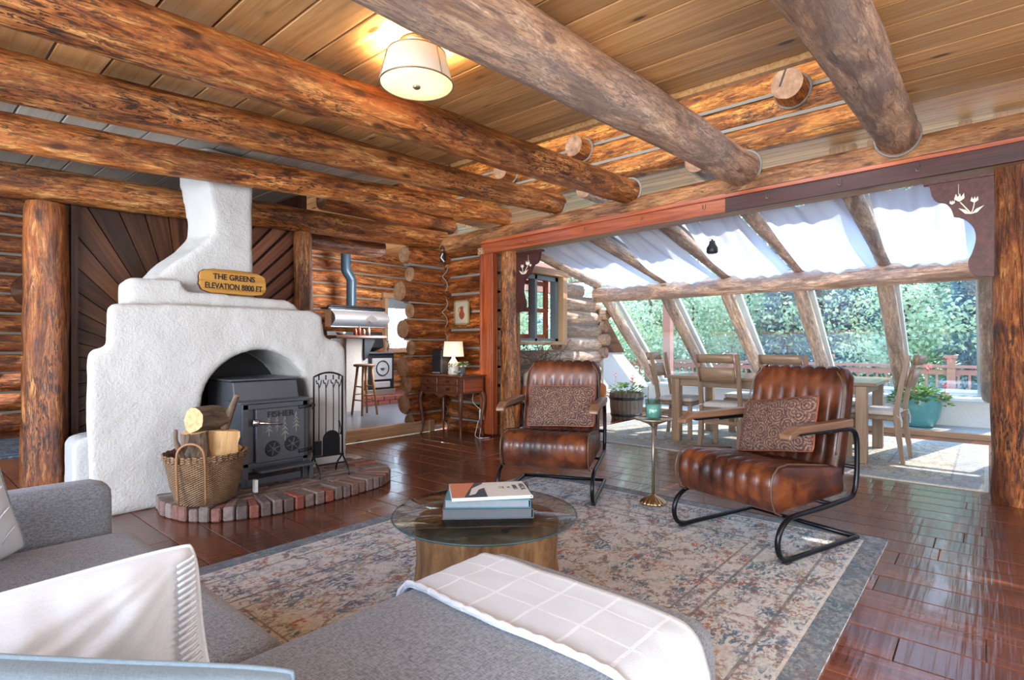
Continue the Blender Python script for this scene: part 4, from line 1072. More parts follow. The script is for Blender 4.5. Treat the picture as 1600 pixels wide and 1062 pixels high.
for nm, x in (('brush', -.09), ('shovel', -.03), ('poker', .035), ('tongs', .085)):
    s = MB(); s.tube([(x, -.02, .84), (x, -.02, .80)], .006, 6); s.tube(catmull([(x-.022, -.02, .80), (x-.016, -.02, .77), (x, -.02, .73), (x, -.02, .30)], 4), .0045, 6); s.tube(catmull([(x+.022, -.02, .80), (x+.016, -.02, .77), (x, -.02, .73)], 4), .0045, 6)
    if nm == 'brush': s.box((x-.01, -.02, .235), (.05, .045, .12))
    if nm == 'shovel': s.prism(arc((x+.045, .30), .075, 0, PI, 12)+[(x-.03, .17), (x+.12, .17)], lambda a, b: (a, -.03, b), lambda a, b: (a, -.024, b))
    if nm == 'tongs': s.tube([(x, -.02, .45), (x+.02, -.025, .36), (x+.015, -.02, .33)], .008, 8)
    s.build(nm, 'black_metal', ft)

# basket with firewood
bk = thing('wicker_basket', 'round brown wicker basket full of firewood on the brick hearth', 'basket', (1.515, 4.16, .098))
s = MB(); pr = [(.0, .0), (.165, .002), (.185, .02), (.215, .12), (.24, .24), (.257, .33), (.262, .345), (.250, .345), (.232, .24), (.205, .12), (.16, .03), (0, .03)]
s.lathe(pr, seg=56); s.build('body', 'wicker', bk)
s = MB()
for k in range(3): s.tube([(.259*math.cos(a), .259*math.sin(a), .345-.014*k+.004*math.sin(a*22+k*2)) for a in [2*PI*i/72 for i in range(72)]], .008, 6, closed=True)
s.build('rim', 'wicker', bk)
for a0 in (-2.25, .9):
    e = Vector((math.cos(a0), math.sin(a0), 0)); tn = Vector((-e.y, e.x, 0))
    s = MB(); s.tube(catmull([e*.245+tn*.085+Vector((0, 0, .05)), e*.268+tn*.085+Vector((0, 0, .34)), e*.27+tn*.06+Vector((0, 0, .42)), e*.27+Vector((0, 0, .445)), e*.27-tn*.06+Vector((0, 0, .42)), e*.268-tn*.085+Vector((0, 0, .34)), e*.245-tn*.085+Vector((0, 0, .05))], 6), .0085, 8); s.build('handle', 'stool_wood', bk)
def split_log(nm, lb, p0, p1, r, a0, a1, seed, world=True):
    """split firewood: bark arc from a0 to a1, pale split faces to the heart"""
    rnd.seed(seed); s = MB(); p0, p1 = Vector(p0), Vector(p1); d = (p1-p0).normalized(); a = (Vector((1, 0, 0))-d*d.x).normalized(); b = d.cross(a)
    n = 10; angs = [a0+(a1-a0)*i/8 for i in range(9)]; vs = []; m_ = len(angs)+1
    for i in range(n+1):
        c = p0.lerp(p1, i/n); vs.append(c+noise.noise_vector(Vector((i*.7, seed, 0)))*.008)
        for q, an in enumerate(angs):
            rr = r*(1+.12*noise.noise(Vector((i*.6, q*.8, seed)))); vs.append(c+(a*math.cos(an)+b*math.sin(an))*rr)
    fs = []; mi = []
    for i in range(n):
        for q in range(m_):
            fs.append((i*m_+q, i*m_+(q+1) % m_, (i+1)*m_+(q+1) % m_, (i+1)*m_+q)); mi.append(0 if 0 < q < m_-1 else 1)
    fs += [tuple(range(m_)), tuple(n*m_+q for q in range(m_))]; mi += [1, 1]
    lc = [(i*d.length*.05+k*0, v.x*3, v.z*3) for k, v in enumerate(vs)]
    o = rnd.random()*9; lc = [((v-p0).dot(d)+o, (v-p0).dot(a)+o, (v-p0).dot(b)) for v in vs]
    s.add(vs, fs, lc, rnd.random(), mi, False)
    return one(nm, s, ['bark', 'split_wood'], lb, 'firewood', 'firewood in the wicker basket')
bx, by = 1.515, 4.16
split_log('split_log', 'split firewood log with a broad pale face standing upright in the basket', (bx+.055, by-.06, .20), (bx+.08, by-.10, .585), .105, -.2, 2.5, 3)
split_log('split_log', 'darker bark-covered firewood log left of the pale one in the basket', (bx-.045, by-.03, .20), (bx-.085, by-.05, .60), .085, 1.9, 5.6, 5)
split_log('split_log', 'small split firewood end behind the pale log at the right of the basket', (bx+.05, by+.06, .20), (bx+.185, by-.01, .475), .065, -.4, 2.4, 8)
s = MB(); s.log((bx-.115, by-.08, .665), (bx+.10, by+.02, .655), .085, .08, seg=14, lump=.3, step=.04, wob=.02)
s.log((bx+.10, by-.03, .60), (bx+.165, by-.10, .83), .032, .02, seg=8, lump=.5, step=.03, mi=0, endmi=1)
one('split_log', s, ['bark', 'split_wood'], 'knobbly forked firewood log lying on top of the others in the basket', 'firewood', 'firewood in the wicker basket')
s = MB(); s.tube(catmull([(bx-.16, by-.10, .3), (bx-.195, by-.13, .46), (bx-.235, by-.15, .56), (bx-.24, by-.16, .64)], 4), [.022]*4+[.018]*4+[.013]*4+[.01], 8)
s.tube([(bx-.195, by-.13, .47), (bx-.165, by-.14, .54), (bx-.16, by-.15, .60)], [.014, .012, .012], 8)
one('branch', s, 'twig', 'thin forked dark branch sticking up at the left side of the basket', 'branch')
s = MB(); s.box((1.825, 4.08, .155), (.022, .04, .09), tint=.5); one('matchbox', s, 'white_plastic', 'small white box standing between the basket and the wood stove', 'box')

# sign on the mantel
sg = thing('wooden_sign', 'carved yellow wood sign with elevation text on the fireplace ledge', 'sign', (1.975, 4.82, 1.615), rz=.10)
s = MB(); rnd.seed(4)
pl = []
for k in range(44):
    a = 2*PI*k/44; ca, sa = math.cos(a), math.sin(a)
    pl.append((.285*math.copysign(abs(ca)**.42, ca)*(1+.02*rnd.uniform(-1, 1)), .10+.10*math.copysign(abs(sa)**.6, sa)*(1+.03*rnd.uniform(-1, 1))))
s.prism(pl, lambda a, b: (a, -.012, b), lambda a, b: (a, .012, b)); b_ = s.build('board', 'sign_wood', sg, bevel=.004)
s = MB(); s.prism([(a*1.015, .10+(b-.10)*1.03) for a, b in pl], lambda a, b: (a, -.006, b), lambda a, b: (a, .015, b)); s.build('edge', 'walnut', sg)
text('lettering', 'THE GREENS', .066, (.0, -.014, .137), (PI/2, 0, 0), 'ink', b_, .0015, .0012, .95)
text('lettering', 'ELEVATION 8800 FT', .066, (0, -.014, .060), (PI/2, 0, 0), 'ink', b_, .0015, .0012, .84)

# ------------------------------------------------------------------ rugs
s = MB(); s.box((2.235, 1.81, .007), (3.57, 2.70, .012)); one('area_rug', s, 'rug_pattern', 'cream and blue distressed floral rug under the leather chairs and coffee table', 'rug')
s = MB(); s.box((7.175, 2.1, .007), (2.65, 4.2, .012)); one('dining_rug', s, 'dining_rug_pattern', 'pale olive and grey bordered rug under the dining table', 'rug')
s = MB(); s.box((.5, 8.55, .007), (2.2, 1.5, .012)); one('back_room_rug', s, 'back_rug_pattern', 'blue patterned rug in the back room at far left beyond the post', 'rug')

# ------------------------------------------------------------------ leather chairs (local: faces -Y, sitter's width along X)
def channel(s, prof, w, ribs, depth, seg, face, mi=0, cr=.03, crown=0.0):
    """closed side profile prof [(y, z)] swept across X with channels where face(i) is 1"""
    n = len(prof); cy = sum(p[0] for p in prof)/n; cz = sum(p[1] for p in prof)/n
    nr = []
    for i in range(n):
        a, b = prof[i-1], prof[(i+1) % n]; t = Vector((b[0]-a[0], b[1]-a[1])).normalized(); q = Vector((t.y, -t.x))
        if q.dot(Vector((prof[i][0]-cy, prof[i][1]-cz))) < 0: q = -q
        nr.append(q)
    xs = []
    for k in range(ribs*seg+1): xs.append(-w/2+w*k/(ribs*seg))
    ring = []; vs = []
    for k, x in enumerate(xs):
        ph = (k % seg)/seg; g = abs(math.sin(PI*k/seg)) ** .55 if 0 < k < ribs*seg else 0
        e = min(1, (w/2-abs(x))/cr); edge = cr*(1-math.sqrt(max(0, 1-(1-e)**2)))*.8
        for i, (py, pz) in enumerate(prof):
            o = -depth*(1-g)*face(i)*(1 if 0 < k < ribs*seg else 0)-edge
            vs.append((x, py+nr[i].x*o, pz+nr[i].y*o))
    m_ = len(xs); fs = [(k*n+i, k*n+(i+1) % n, (k+1)*n+(i+1) % n, (k+1)*n+i) for k in range(m_-1) for i in range(n)]
    fs += [tuple(range(n)), tuple((m_-1)*n+i for i in range(n))]
    s.add(vs, fs)
def resample(pts, step=.03):
    out = []
    n = len(pts)
    for i in range(n):
        a, b = Vector(pts[i]), Vector(pts[(i+1) % n]); k = max(1, int((b-a).length/step))
        out += [tuple(a.lerp(b, j/k)) for j in range(k)]
    return out
def piping_path(p):
    out = []
    for i in range(len(p)-1): a, b = Vector(p[i]), Vector(p[i+1]); out += [tuple(a.lerp(b, j/3)) for j in range(3)]
    return out+[p[-1]]
def leather_chair(label):
    t = thing('leather_armchair', label, 'armchair')
    sp = [(-.335, .245), (-.385, .27), (-.415, .33), (-.42, .40), (-.405, .455), (-.36, .492), (-.28, .500), (-.10, .478), (.10, .452), (.26, .435), (.28, .30), (.26, .27), (.0, .262)]
    sp = resample([(a, b) for a, b in sp]); s = MB(); channel(s, sp, .64, 8, .016, 6, lambda i: 1 if (sp[i][1] > .29 and sp[i][0] < .25) else 0, cr=.028)
    sc = s.build('seat', 'leather', t)
    bp = [(.17, .40), (.215, .50), (.25, .65), (.285, .80), (.315, .93), (.335, .985), (.375, 1.005), (.415, .985), (.425, .94), (.40, .80), (.36, .62), (.325, .45), (.30, .36), (.20, .34)]
    bp = resample(bp); s = MB(); channel(s, bp, .62, 8, .014, 6, lambda i: 1 if (bp[i][1] > .42 and bp[i][0] < .30+.0) or bp[i][1] > .97 else 0, cr=.035)
    # round the top corners in front view
    v2 = []
    for (x, y, z) in s.v:
        e = max(0, (z-.86)/.145); lim = .31-.085*(1-math.sqrt(max(0, 1-min(1, e)**2)))
        v2.append((max(-lim, min(lim, x)), y, z))
    s.v = v2; bkk = s.build('backrest', 'leather', t)
    for sx_ in (-1, 1):
        s = MB(); s.tube([(sx_*.318, p[0], p[1]) for p in piping_path([(-.335, .24), (-.39, .265), (-.421, .33), (-.426, .40), (-.410, .458), (-.363, .496), (-.28, .504), (-.10, .482), (.10, .456)])], .0055, 6); s.build('piping', 'piping', sc)
        s = MB(); s.tube(catmull([(sx_*.306, .205, .50), (sx_*.306, .243, .66), (sx_*.305, .275, .80), (sx_*.290, .303, .91), (sx_*.245, .325, .975)], 4), .005, 6); s.build('piping', 'piping', bkk)
    pts2 = [(.02, .655), (.20, .655), (.30, .645), (.345, .60), (.355, .52), (.35, .38), (.325, .29), (.26, .255), (.0, .24), (-.24, .235), (-.32, .225), (-.385, .18), (-.41, .11), (-.385, .045), (-.32, .017), (-.2, .015), (.1, .015), (.355, .015)]
    c3 = catmull([(0, a, b) for a, b in pts2], 5)
    for sx_ in (-1, 1):
        s = MB(); s.tube([(sx_*.345, p.y, p.z) for p in c3], .0145, 10); s.build('side_frame', 'black_metal', t)
        s = MB(); ap = [(.26, .668), (-.26, .668), (-.345, .640), (-.352, .652), (-.345, .672), (-.26, .706), (.26, .712)]
        s.prism(ap, lambda a, b: (sx_*.345-.032, a, b), lambda a, b: (sx_*.345+.032, a, b), grain=1); s.build('armrest', 'arm_wood', t, bevel=.007)
        s = MB(); s.box((sx_*.345, -.05, .66), (.03, .34, .012)); s.build('arm_bracket', 'black_metal', t)
    s = MB(); s.tube([(-.345, .355, .015), (.345, .355, .015)], .0145, 10); s.build('rear_bar', 'black_metal', t)
    s = MB(); s.tube([(-.345, .10, .243), (.345, .10, .243)], .012, 8); s.tube([(-.345, .352, .42), (.345, .352, .42)], .012, 8); s.build('cross_bar', 'black_metal', t)
    for sx_ in (-1, 1):
        s = MB(); s.box((sx_*.345, -.33, .004), (.03, .05, .012), ch=.003); s.build('foot_pad', 'rubber', t)
    return t
def facing(dx, dy): return math.atan2(dy, dx)+PI/2
chA = leather_chair('brown channel-tufted leather armchair on black cantilever frame, left one by the log post')
chA.location = (3.62, 2.67, .013); chA.rotation_euler = (0, 0, facing(-.91, -.42))
chB = dup(chA, (3.66, 1.06, .013), facing(-.95, .31), 'brown channel-tufted leather armchair on black cantilever frame, right one by the side table')
chA.scale = chB.scale = (1.04, 1.04, 1.04)
chA['group'] = chB['group'] = 'leather armchairs on the rug'
def lumbar(label, ch, dx, rz, seed, roll):
    s, rim = pillow_mesh(.56, .345, .13, seed=seed)
    o = one('lumbar_pillow', s, 'tapestry', label, 'pillow', 'patterned lumbar pillows')
    r = MB(); r.tube(rim, .005, 6, closed=True); r.build('piping', 'copper', o)
    Mx = ch.matrix_basis @ Matrix.Translation((dx, .085, .650)) @ Euler((-.36, roll, rz)).to_matrix().to_4x4()
    o.matrix_basis = Mx
    return o
lumbar('brown patterned lumbar pillow leaning on the left leather armchair', chA, .03, -.05, 1, -.03)
lumbar('brown patterned lumbar pillow leaning on the right leather armchair', chB, .015, -.12, 5, -.16)

# side table with candle
t = thing('drink_table', 'slim metal drink table with fluted brass foot between the leather chairs', 'side table', (3.78, 1.885, .013))
s = MB(); s.lathe([(0, 0), (.088, 0), (.095, .008), (.09, .02), (.06, .045), (.025, .062), (.014, .07), (0, .07)], seg=72, wob=lambda a, z: 1+.06*math.cos(a*18)*(z < .06)); s.build('foot', 'brass', t)
s = MB(); s.cyl((0, 0, .065), (0, 0, .60), .011, .011, 14); s.build('pole', 'dull_bronze', t)
s = MB(); s.lathe([(0, .575), (.02, .575), (.035, .59), (.115, .622), (.138, .626), (.138, .636), (.128, .636), (.125, .630), (0, .630)], seg=40); s.build('tray', 'rim_metal', t)
cd = thing('jar_candle', 'pale teal glass jar candle standing on the slim drink table', 'candle', (3.77, 1.88, .645))
s = MB(); s.lathe([(0, 0), (.054, 0), (.058, .006), (.060, .145), (.056, .145), (.054, .012), (0, .012)], seg=32); s.build('jar', 'jar_glass', cd)
s = MB(); s.lathe([(0, .013), (.052, .013), (.053, .105), (0, .108)], seg=28); s.build('wax', 'candle_wax', cd)

# ------------------------------------------------------------------ coffee table with books
t = thing('coffee_table', 'round glass topped coffee table on a carved tree stump base', 'coffee table', (1.83, 1.75, .013))
rnd.seed(12); ph = [rnd.uniform(0, 6.28) for _ in range(8)]
def stump(a, z): return 1+.05*math.sin(2*a+ph[0])+.045*math.sin(3*a+ph[1])+.02*math.sin(9*a+ph[2]+z*4)+.012*math.sin(17*a+ph[3]-z*9)+(.03 if z < .1 else 0)
s = MB(); s.lathe([(0, 0), (.31, 0), (.325, .02), (.315, .10), (.30, .22), (.305, .34), (.312, .385), (.300, .398), (.19, .398), (.175, .38), (.17, .20), (0, .19)], seg=96, wob=stump); s.build('stump_base', 'stump_side', t)
s = MB()
for k in range(5):
    a = k*1.26+.5; s.cyl((.235*math.cos(a), .235*math.sin(a), .397), (.235*math.cos(a), .235*math.sin(a), .407), .018, .018, 16)
s.build('rubber_pad', 'rubber', t)
s = MB(); s.lathe([(0, .407), (.415, .407), (.42, .411), (.42, .416), (.415, .420), (0, .420)], seg=96); gt = s.build('glass_top', 'table_glass', t)
s = MB(); s.tube([(.419*math.cos(2*PI*k/96), .419*math.sin(2*PI*k/96), .4135) for k in range(96)], .0035, 6, closed=True); s.build('edge', 'glass_edge', gt)
def book(nm, lb, loc, rz, w, h, th, cov, page='paper', pages=True):
    t = thing(nm, lb, 'book', loc, rz, 'books stacked on the coffee table')
    s = MB(); s.box((0, 0, .0015), (w, h, .003)); s.box((0, 0, th-.0015), (w, h, .003)); s.box((-w/2+.0015, 0, th/2), (.003, h, th)); s.build('cover', cov, t)
    s = MB(); s.box((.003, 0, th/2), (w-.012, h-.014, th-.006)); s.build('pages', page, t)
    return t
RB = math.radians(-49)+PI
bz = .434
b1 = book('book', 'thick dark grey coffee table book at the bottom of the stack', (1.86, 1.76, bz), RB+.05, .40, .30, .042, 'book_grey', 'book_grey')
b2 = book('book', 'thick book with blue cover and grey page edges in the middle of the stack', (1.87, 1.765, bz+.043), RB+.02, .38, .29, .036, 'book_blue', 'page_grey')
b3 = book('book', 'thin magazine-like book with white and painted cover on top of the stack', (1.855, 1.745, bz+.08), RB+.16, .36, .25, .014, 'book_white')
th3 = .0145
s = MB(); s.box((.10, 0, th3), (.155, .248, .001)); s.build('cover_art', 'book_navy', b3)
s = MB(); s.prism([(.06, -.12), (.178, -.12), (.178, .12), (.125, .12), (.10, .02)], lambda a, b: (a, b, th3+.0002), lambda a, b: (a, b, th3+.0012)); s.build('cover_art', 'book_coral', b3)
s = MB(); s.prism([(.02, -.10), (.08, -.02), (.10, .09), (.07, .07), (.05, .0), (.0, -.05)], lambda a, b: (a, b, th3+.0004), lambda a, b: (a, b, th3+.0016)); s.build('cover_art', 'book_white', b3)
for body, y_, sz in (('NISCAL', -.155, .034), ('ARBO', -.120, .03), ('TO', -.09, .02), ('TT', -.055, .034)):
    text('lettering', body, sz, (y_, -.02, th3+.0006), (0, 0, -PI/2+PI), 'ink', b3, .0004)

# ------------------------------------------------------------------ sectional sofa
t = thing('sectional_sofa', 'grey woven fabric sectional sofa with a chaise across the foreground', 'sofa', (.3, 1.5, 0), world=True)
s = MB(); soft_box(s, (.27, 2.0, .335), (.86, 1.32, .235), r=.07, puff=.02, n=12, pz=.025); s.build('seat_cushion', 'sofa_fabric', t)
s = MB(); soft_box(s, (.62, .965, .335), (1.82, .83, .235), r=.085, puff=.02, n=14, pz=.022); s.build('chaise_cushion', 'sofa_fabric', t)
s = MB(); soft_box(s, (.60, .965, .16), (1.70, .78, .17), r=.03, n=8); soft_box(s, (.24, 2.02, .16), (.80, 1.40, .17), r=.03, n=8); s.build('base', 'sofa_fabric', t)
s = MB(); soft_box(s, (.18, 2.765, .36), (.90, .17, .56), r=.045, puff=.006, n=10); s.build('armrest', 'sofa_fabric', t)
s = MB(); soft_box(s, (-.36, 1.75, .43), (.22, 2.2, .72), r=.06, puff=.01, n=10); s.build('backrest', 'sofa_fabric', t)
for (x, y) in ((1.40, 1.30), (1.40, .62), (-.2, .62), (.6, 2.68), (-.3, 2.75), (-.1, 1.5)):
    s = MB(); s.cyl((x, y, .013), (x, y, .09), .02, .026, 12); s.build('foot', 'walnut', t)
# knitted throw over the chaise: path over the cushion, hanging on both sides
def over(u, lift=.012):
    y0, y1, r = .545, 1.385, .075; zt = .4525+.022*(1-((u*2-1))**4)
    L1 = .16; L2 = y1-y0
    tot = L1+L2+L1; d = u*tot
    if d < L1: return (y0-lift-.010*(1-d/L1), .20+.166*d/L1)
    if d > L1+L2: return (y1+lift+.010*(1-(tot-d)/L1), .20+.166*(tot-d)/L1)
    q = (d-L1)/L2; y = y0+L2*q; e = min(q, 1-q)*L2
    dip = (r-math.sqrt(max(0, r*r-(r-min(e, r))**2)))
    return (y, .452+.023*(1-(2*q-1)**4)-dip*1.0+lift)
s = MB()
def fn(u, v):
    y, z = over(u); x = 1.045+.335*v+.012*math.sin(u*9)*(1-v)+.01*math.sin(u*5+2)*v
    e = .004*noise.noise(Vector((x*14, y*9, 0)))
    return (x, y, z+e+.004*(1 if v < .03 or v > .97 else 0))
s.grid(fn, 90, 26)
tb = one('throw_blanket', s, 'throw_knit', 'cream knitted throw with window-pane squares draped across the chaise end', 'blanket', solid=.012)
s = MB(); s.tube([Vector(fn(k/60, 0))+Vector((0, 0, .0)) for k in range(61)], [.008+.003*math.sin(k*2.1) for k in range(61)], 8); s.build('hem', 'throw_knit', tb)
# pillows on the sofa
def sofa_pillow(nm, lb, w, h, th, mat, loc, rot, seed, trim=None, trimm=None, wr=.014):
    s, rim = pillow_mesh(w, h, th, n=64, seed=seed, wr=wr, pinch=.05)
    o = one(nm, s, mat, lb, 'pillow'); o.location = loc; o.rotation_euler = rot
    r = MB(); r.tube(rim, .005, 6, closed=True); r.build('piping', trimm or mat, o)
    return o
p = sofa_pillow('throw_pillow', 'large plain white linen pillow with lace edge in the left foreground', .70, .36, .20, 'white_linen', (.095, 1.22, .608), (-.30, -.05, -.10), 11, wr=.045)
s = MB()
for k in range(26):
    z = -.15+.30*k/26; x = .298+.02*abs(k/13-1)
    s.tube([(x_, -.012-.10*(max(0, 1-(x_/.352)**2)*(1-(z/.185)**2))**.42, z+.003*q) for q, x_ in enumerate([x-.022, x-.012, x, x+.008, x+.012])], .0035, 5)
s.build('lace_trim', 'white_linen', p)
p = sofa_pillow('throw_pillow', 'light grey leaf-embossed pillow propped against the far sofa arm', .46, .44, .16, 'sofa_weave_blue', (.08, 2.46, .62), (.30, -.30, .12), 21)
p.data.materials[0] = M['white_linen']
s = MB()
for k in range(7):
    for j in range(4):
        c = Vector((-.17+.055*k, -.08+.006*abs(k-3)+.01*abs(j-1.5), -.13+.085*j)); s.tube(catmull([c, c+Vector((.02, -.006, .03)), c+Vector((.045, 0, .045))], 2), .0028, 5)
s.build('leaf_embossing', 'white_linen', p)
p = sofa_pillow('throw_pillow', 'soft blue cotton pillow at the bottom edge of the picture before the white one', .66, .36, .18, 'blue_cotton', (.08, .90, .635), (-.25, .30, -.41), 31)
s = MB(); rnd.seed(9)
for k in range(60):
    x = .60+.10*rnd.random(); y = .86+.05*rnd.random()
    s.tube([(x, y, .475), (x+.01*rnd.uniform(-1, 1), y-.01, .50), (x+.02*rnd.uniform(-1, 1), y-.02*rnd.random(), .508)], .0022, 4)
tag(obj('fringed_throw', s, 'white_linen'), 'tuft of white blanket fringe on the chaise at the bottom edge of the picture', 'fringe', None, 'stuff')

# ------------------------------------------------------------------ ceiling lamp
zc = ceil_z(1.92)
t = thing('drum_ceiling_light', 'lit white drum ceiling light with thin metal rims between two log beams', 'ceiling light', (1.93, 2.36, zc))
s = MB(); s.lathe([(0, -.001), (.085, -.001), (.088, -.01), (.086, -.03), (.075, -.034), (0, -.034)], seg=36); s.build('canopy', 'rim_metal', t)
s = MB(); s.cyl((0, 0, -.03), (0, 0, -.10), .012, .012, 12)
for k in range(3):
    a = k*2.09+.3; s.cyl((.012*math.cos(a), .012*math.sin(a), -.085), (.16*math.cos(a), .16*math.sin(a), -.085), .004, .004, 6)
s.build('stem', 'rim_metal', t)
s = MB(); n = 64
s.lathe([(.158, -.075), (.196, -.235), (.193, -.235), (.155, -.075)], seg=n); s.f = [f for f in s.f if len(f) == 4]; s.mi = s.mi[:len(s.f)]; s.sm = s.sm[:len(s.f)]; s.build('lamp_shade', 'shade_linen', t)
s = MB(); s.lathe([(0, -.232), (.190, -.232), (.191, -.238), (.12, -.244), (0, -.247)], seg=n); s.build('diffuser', 'diffuser', t)
s = MB()
for r, z in ((.158, -.075), (.198, -.237)): s.tube([(r*math.cos(2*PI*k/64), r*math.sin(2*PI*k/64), z) for k in range(64)], .004, 6, closed=True)
for k in range(3):
    a = k*2.09+.55; s.tube([(.161*math.cos(a), .161*math.sin(a), -.075), (.200*math.cos(a), .200*math.sin(a), -.237)], .003, 6)
s.build('rim', 'dull_bronze', t)
s = MB(); s.lathe([(0, -.245), (.022, -.246), (.022, -.254), (.012, -.262), (0, -.266)], seg=16); s.build('finial', 'dull_bronze', t)
add_light('ceiling_lamp_bulb', 'POINT', (1.93+.06, 2.36, zc-.13), 38, (1.0, 0.72, 0.40), radius=.03)
add_light('ceiling_lamp_bulb', 'POINT', (1.93-.06, 2.36, zc-.13), 38, (1.0, 0.72, 0.40), radius=.03)

# ------------------------------------------------------------------ desk corner
t = thing('writing_desk', 'small dark walnut desk with four drawers and cabriole legs against the log wall', 'desk', (4.97, 5.36, 0))
W2, D2, H2 = .40, .22, .80
s = MB(); s.box((0, 0, H2-.012), (D2*2+.04, W2*2+.04, .024), ch=.008); s.build('desktop', 'walnut', t)
s = MB(); s.box((0, 0, H2-.13), (D2*2-.02, W2*2-.02, .21)); 
s.prism([(-W2+.02, H2-.23), (W2-.02, H2-.23), (W2-.12, H2-.27), (.12, H2-.25), (0, H2-.30), (-.12, H2-.25), (-W2+.12, H2-.27)][::-1], lambda a, b: (-D2+.01, a, b), lambda a, b: (-D2+.03, a, b)); s.build('body', 'walnut', t, bevel=.004)
for (y, z) in ((-.185, H2-.08), (.195, H2-.08), (-.185, H2-.175), (.195, H2-.175)):
    s = MB(); s.box((-D2-.004, y, z), (.018, .34, .082), ch=.005); d_ = s.build('drawer', 'walnut', t)
    s = MB(); s.tube([(-D2-.015, y-.03, z+.008), (-D2-.03, y-.015, z-.01), (-D2-.03, y+.015, z-.01), (-D2-.015, y+.03, z+.008)], .004, 6); s.cyl((-D2-.012, y, z+.005), (-D2-.02, y, z+.005), .012, .01, 10); s.build('handle', 'iron', d_)
for sx_ in (-1, 1):
    for sy_ in (-1, 1):
        s = MB(); x, y = sx_*(D2-.03), sy_*(W2-.03)
        s.tube(catmull([(x, y, H2-.22), (x+sx_*.02, y+sy_*.02, H2-.34), (x+sx_*.0, y+sy_*.0, H2-.55), (x-sx_*.01, y-sy_*.01, .12), (x+sx_*.012, y+sy_*.012, .0)], 5), [.030]*5+[.026]*5+[.019]*5+[.013]*5+[.018], 8); s.build('leg', 'walnut', t)
s = MB(); s.box((0, -W2-.0, H2-.13), (D2*2-.10, .015, .16), ch=.004); s.build('side_panel', 'trim_red', t)
t = thing('table_lamp', 'small table lamp with white drum shade and patterned ceramic base on the desk', 'lamp', (4.90, 5.25, H2+.001))
s = MB(); s.lathe([(0, 0), (.062, 0), (.068, .008), (.072, .03), (.068, .14), (.055, .165), (.022, .215), (.016, .25), (0, .25)], seg=32); lb_ = s.build('base', 'ceramic', t)
s = MB(); rnd.seed(2)
for k in range(9):
    a = PI+.6*rnd.uniform(-1, 1); z = .06+.08*rnd.random(); c = Vector((.070*math.cos(a), .070*math.sin(a), z)); s.lathe([(0, -.012), (.008, 0), (0, .012)], c, 6)
s.build('berry_motif', 'ink', lb_)
s = MB(); s.lathe([(.135, .235), (.118, .43), (.115, .43), (.132, .235)], seg=48); s.f = [f for f in s.f if len(f) == 4]; s.mi = s.mi[:len(s.f)]; s.sm = s.sm[:len(s.f)]; s.build('lamp_shade', 'lamp_shade_cloth', t)
add_light('table_lamp_bulb', 'POINT', (4.90, 5.25, H2+.33), 9, (1.0, 0.74, 0.42), radius=.03)
t = thing('loudspeaker', 'black box loudspeaker on the desk left of the table lamp', 'speaker', (5.00, 5.55, H2+.001))
s = MB(); s.box((0, 0, .16), (.24, .19, .32), ch=.006); b_ = s.build('cabinet', 'black_plastic', t)
s = MB(); s.box((-.125, 0, .165), (.014, .17, .29), ch=.004); s.build('grille', 'stove_dark', b_); s = MB(); s.box((-.134, 0, .018), (.004, .15, .016)); s.build('badge_strip', 'sofa_weave_blue', b_)
t = thing('ivy_pot', 'dark pot with trailing variegated ivy at the right end of the desk', 'plant', (4.88, 5.07, H2+.001))
s = MB(); s.lathe([(0, 0), (.042, 0), (.05, .11), (.045, .11), (.04, .09), (0, .09)], seg=20); s.build('pot', 'book_grey', t)
s = MB(); rnd.seed(5)
for k in range(110):
    a = rnd.uniform(0, 2*PI); r = .03+.07*rnd.random(); z = .10+.07*rnd.random()
    if k % 3 == 0: a = PI+rnd.uniform(-1.2, 1.0); r = .07+.02*rnd.random(); z = -.12+.22*rnd.random()
    leaf_quad(s, Vector((r*math.cos(a), r*math.sin(a)*.8, z)), Vector((math.cos(a), math.sin(a), rnd.uniform(-.7, .5))), Vector((0, 0, 1)), .045, .036, mi=(0 if rnd.random() < .55 else 1))
s.build('foliage', ['ivy_leaf', 'seat_pad'], t)
# picture, switch, figurine, socket and cables
t = thing('framed_picture', 'small gilt framed painting of a brown jug on the log wall above the desk', 'picture', (5.27, 5.48, 1.63))
s = MB()
for (y, z, a, b) in ((0, .16, .29, .022), (0, -.16, .29, .022), (-.135, 0, .022, .34), (.135, 0, .022, .34)): s.box((0, y, z), (.02, a, b))
s.build('frame', 'gold_frame', t); s = MB(); s.box((.004, 0, 0), (.006, .26, .31)); cv = s.build('canvas', 'picture_ground', t)
s = MB(); s.prism([(.055*math.cos(a)*(1.0 if math.sin(a) < .3 else .75), -.02+.075*math.sin(a)) for a in [2*PI*k/20 for k in range(20)]], lambda a, b: (-.001, a, b), lambda a, b: (.001, a, b))
s.prism([(-.03, .04), (-.028, .085), (.03, .085), (.03, .04)], lambda a, b: (-.0015, a, b), lambda a, b: (.001, a, b)); s.tube([(-.003, .03, .07), (-.003, .055, .06), (-.003, .06, .03), (-.003, .045, .0)], .005, 6); s.build('jug', 'copper', cv)
t = thing('wall_switch', 'dark switch plate on the log wall beside the red jamb board', 'switch', (5.275, 5.115, 1.25))
s = MB(); s.box((0, 0, 0), (.012, .075, .125), ch=.003); p_ = s.build('plate', 'iron', t); s = MB(); s.box((-.012, 0, 0), (.014, .01, .024)); s.build('toggle', 'white_plastic', p_)
t = thing('shelf_figurine', 'tiny dark and white figurine on a corner ledge below the beam end', 'figurine', (5.22, 5.78, 2.33))
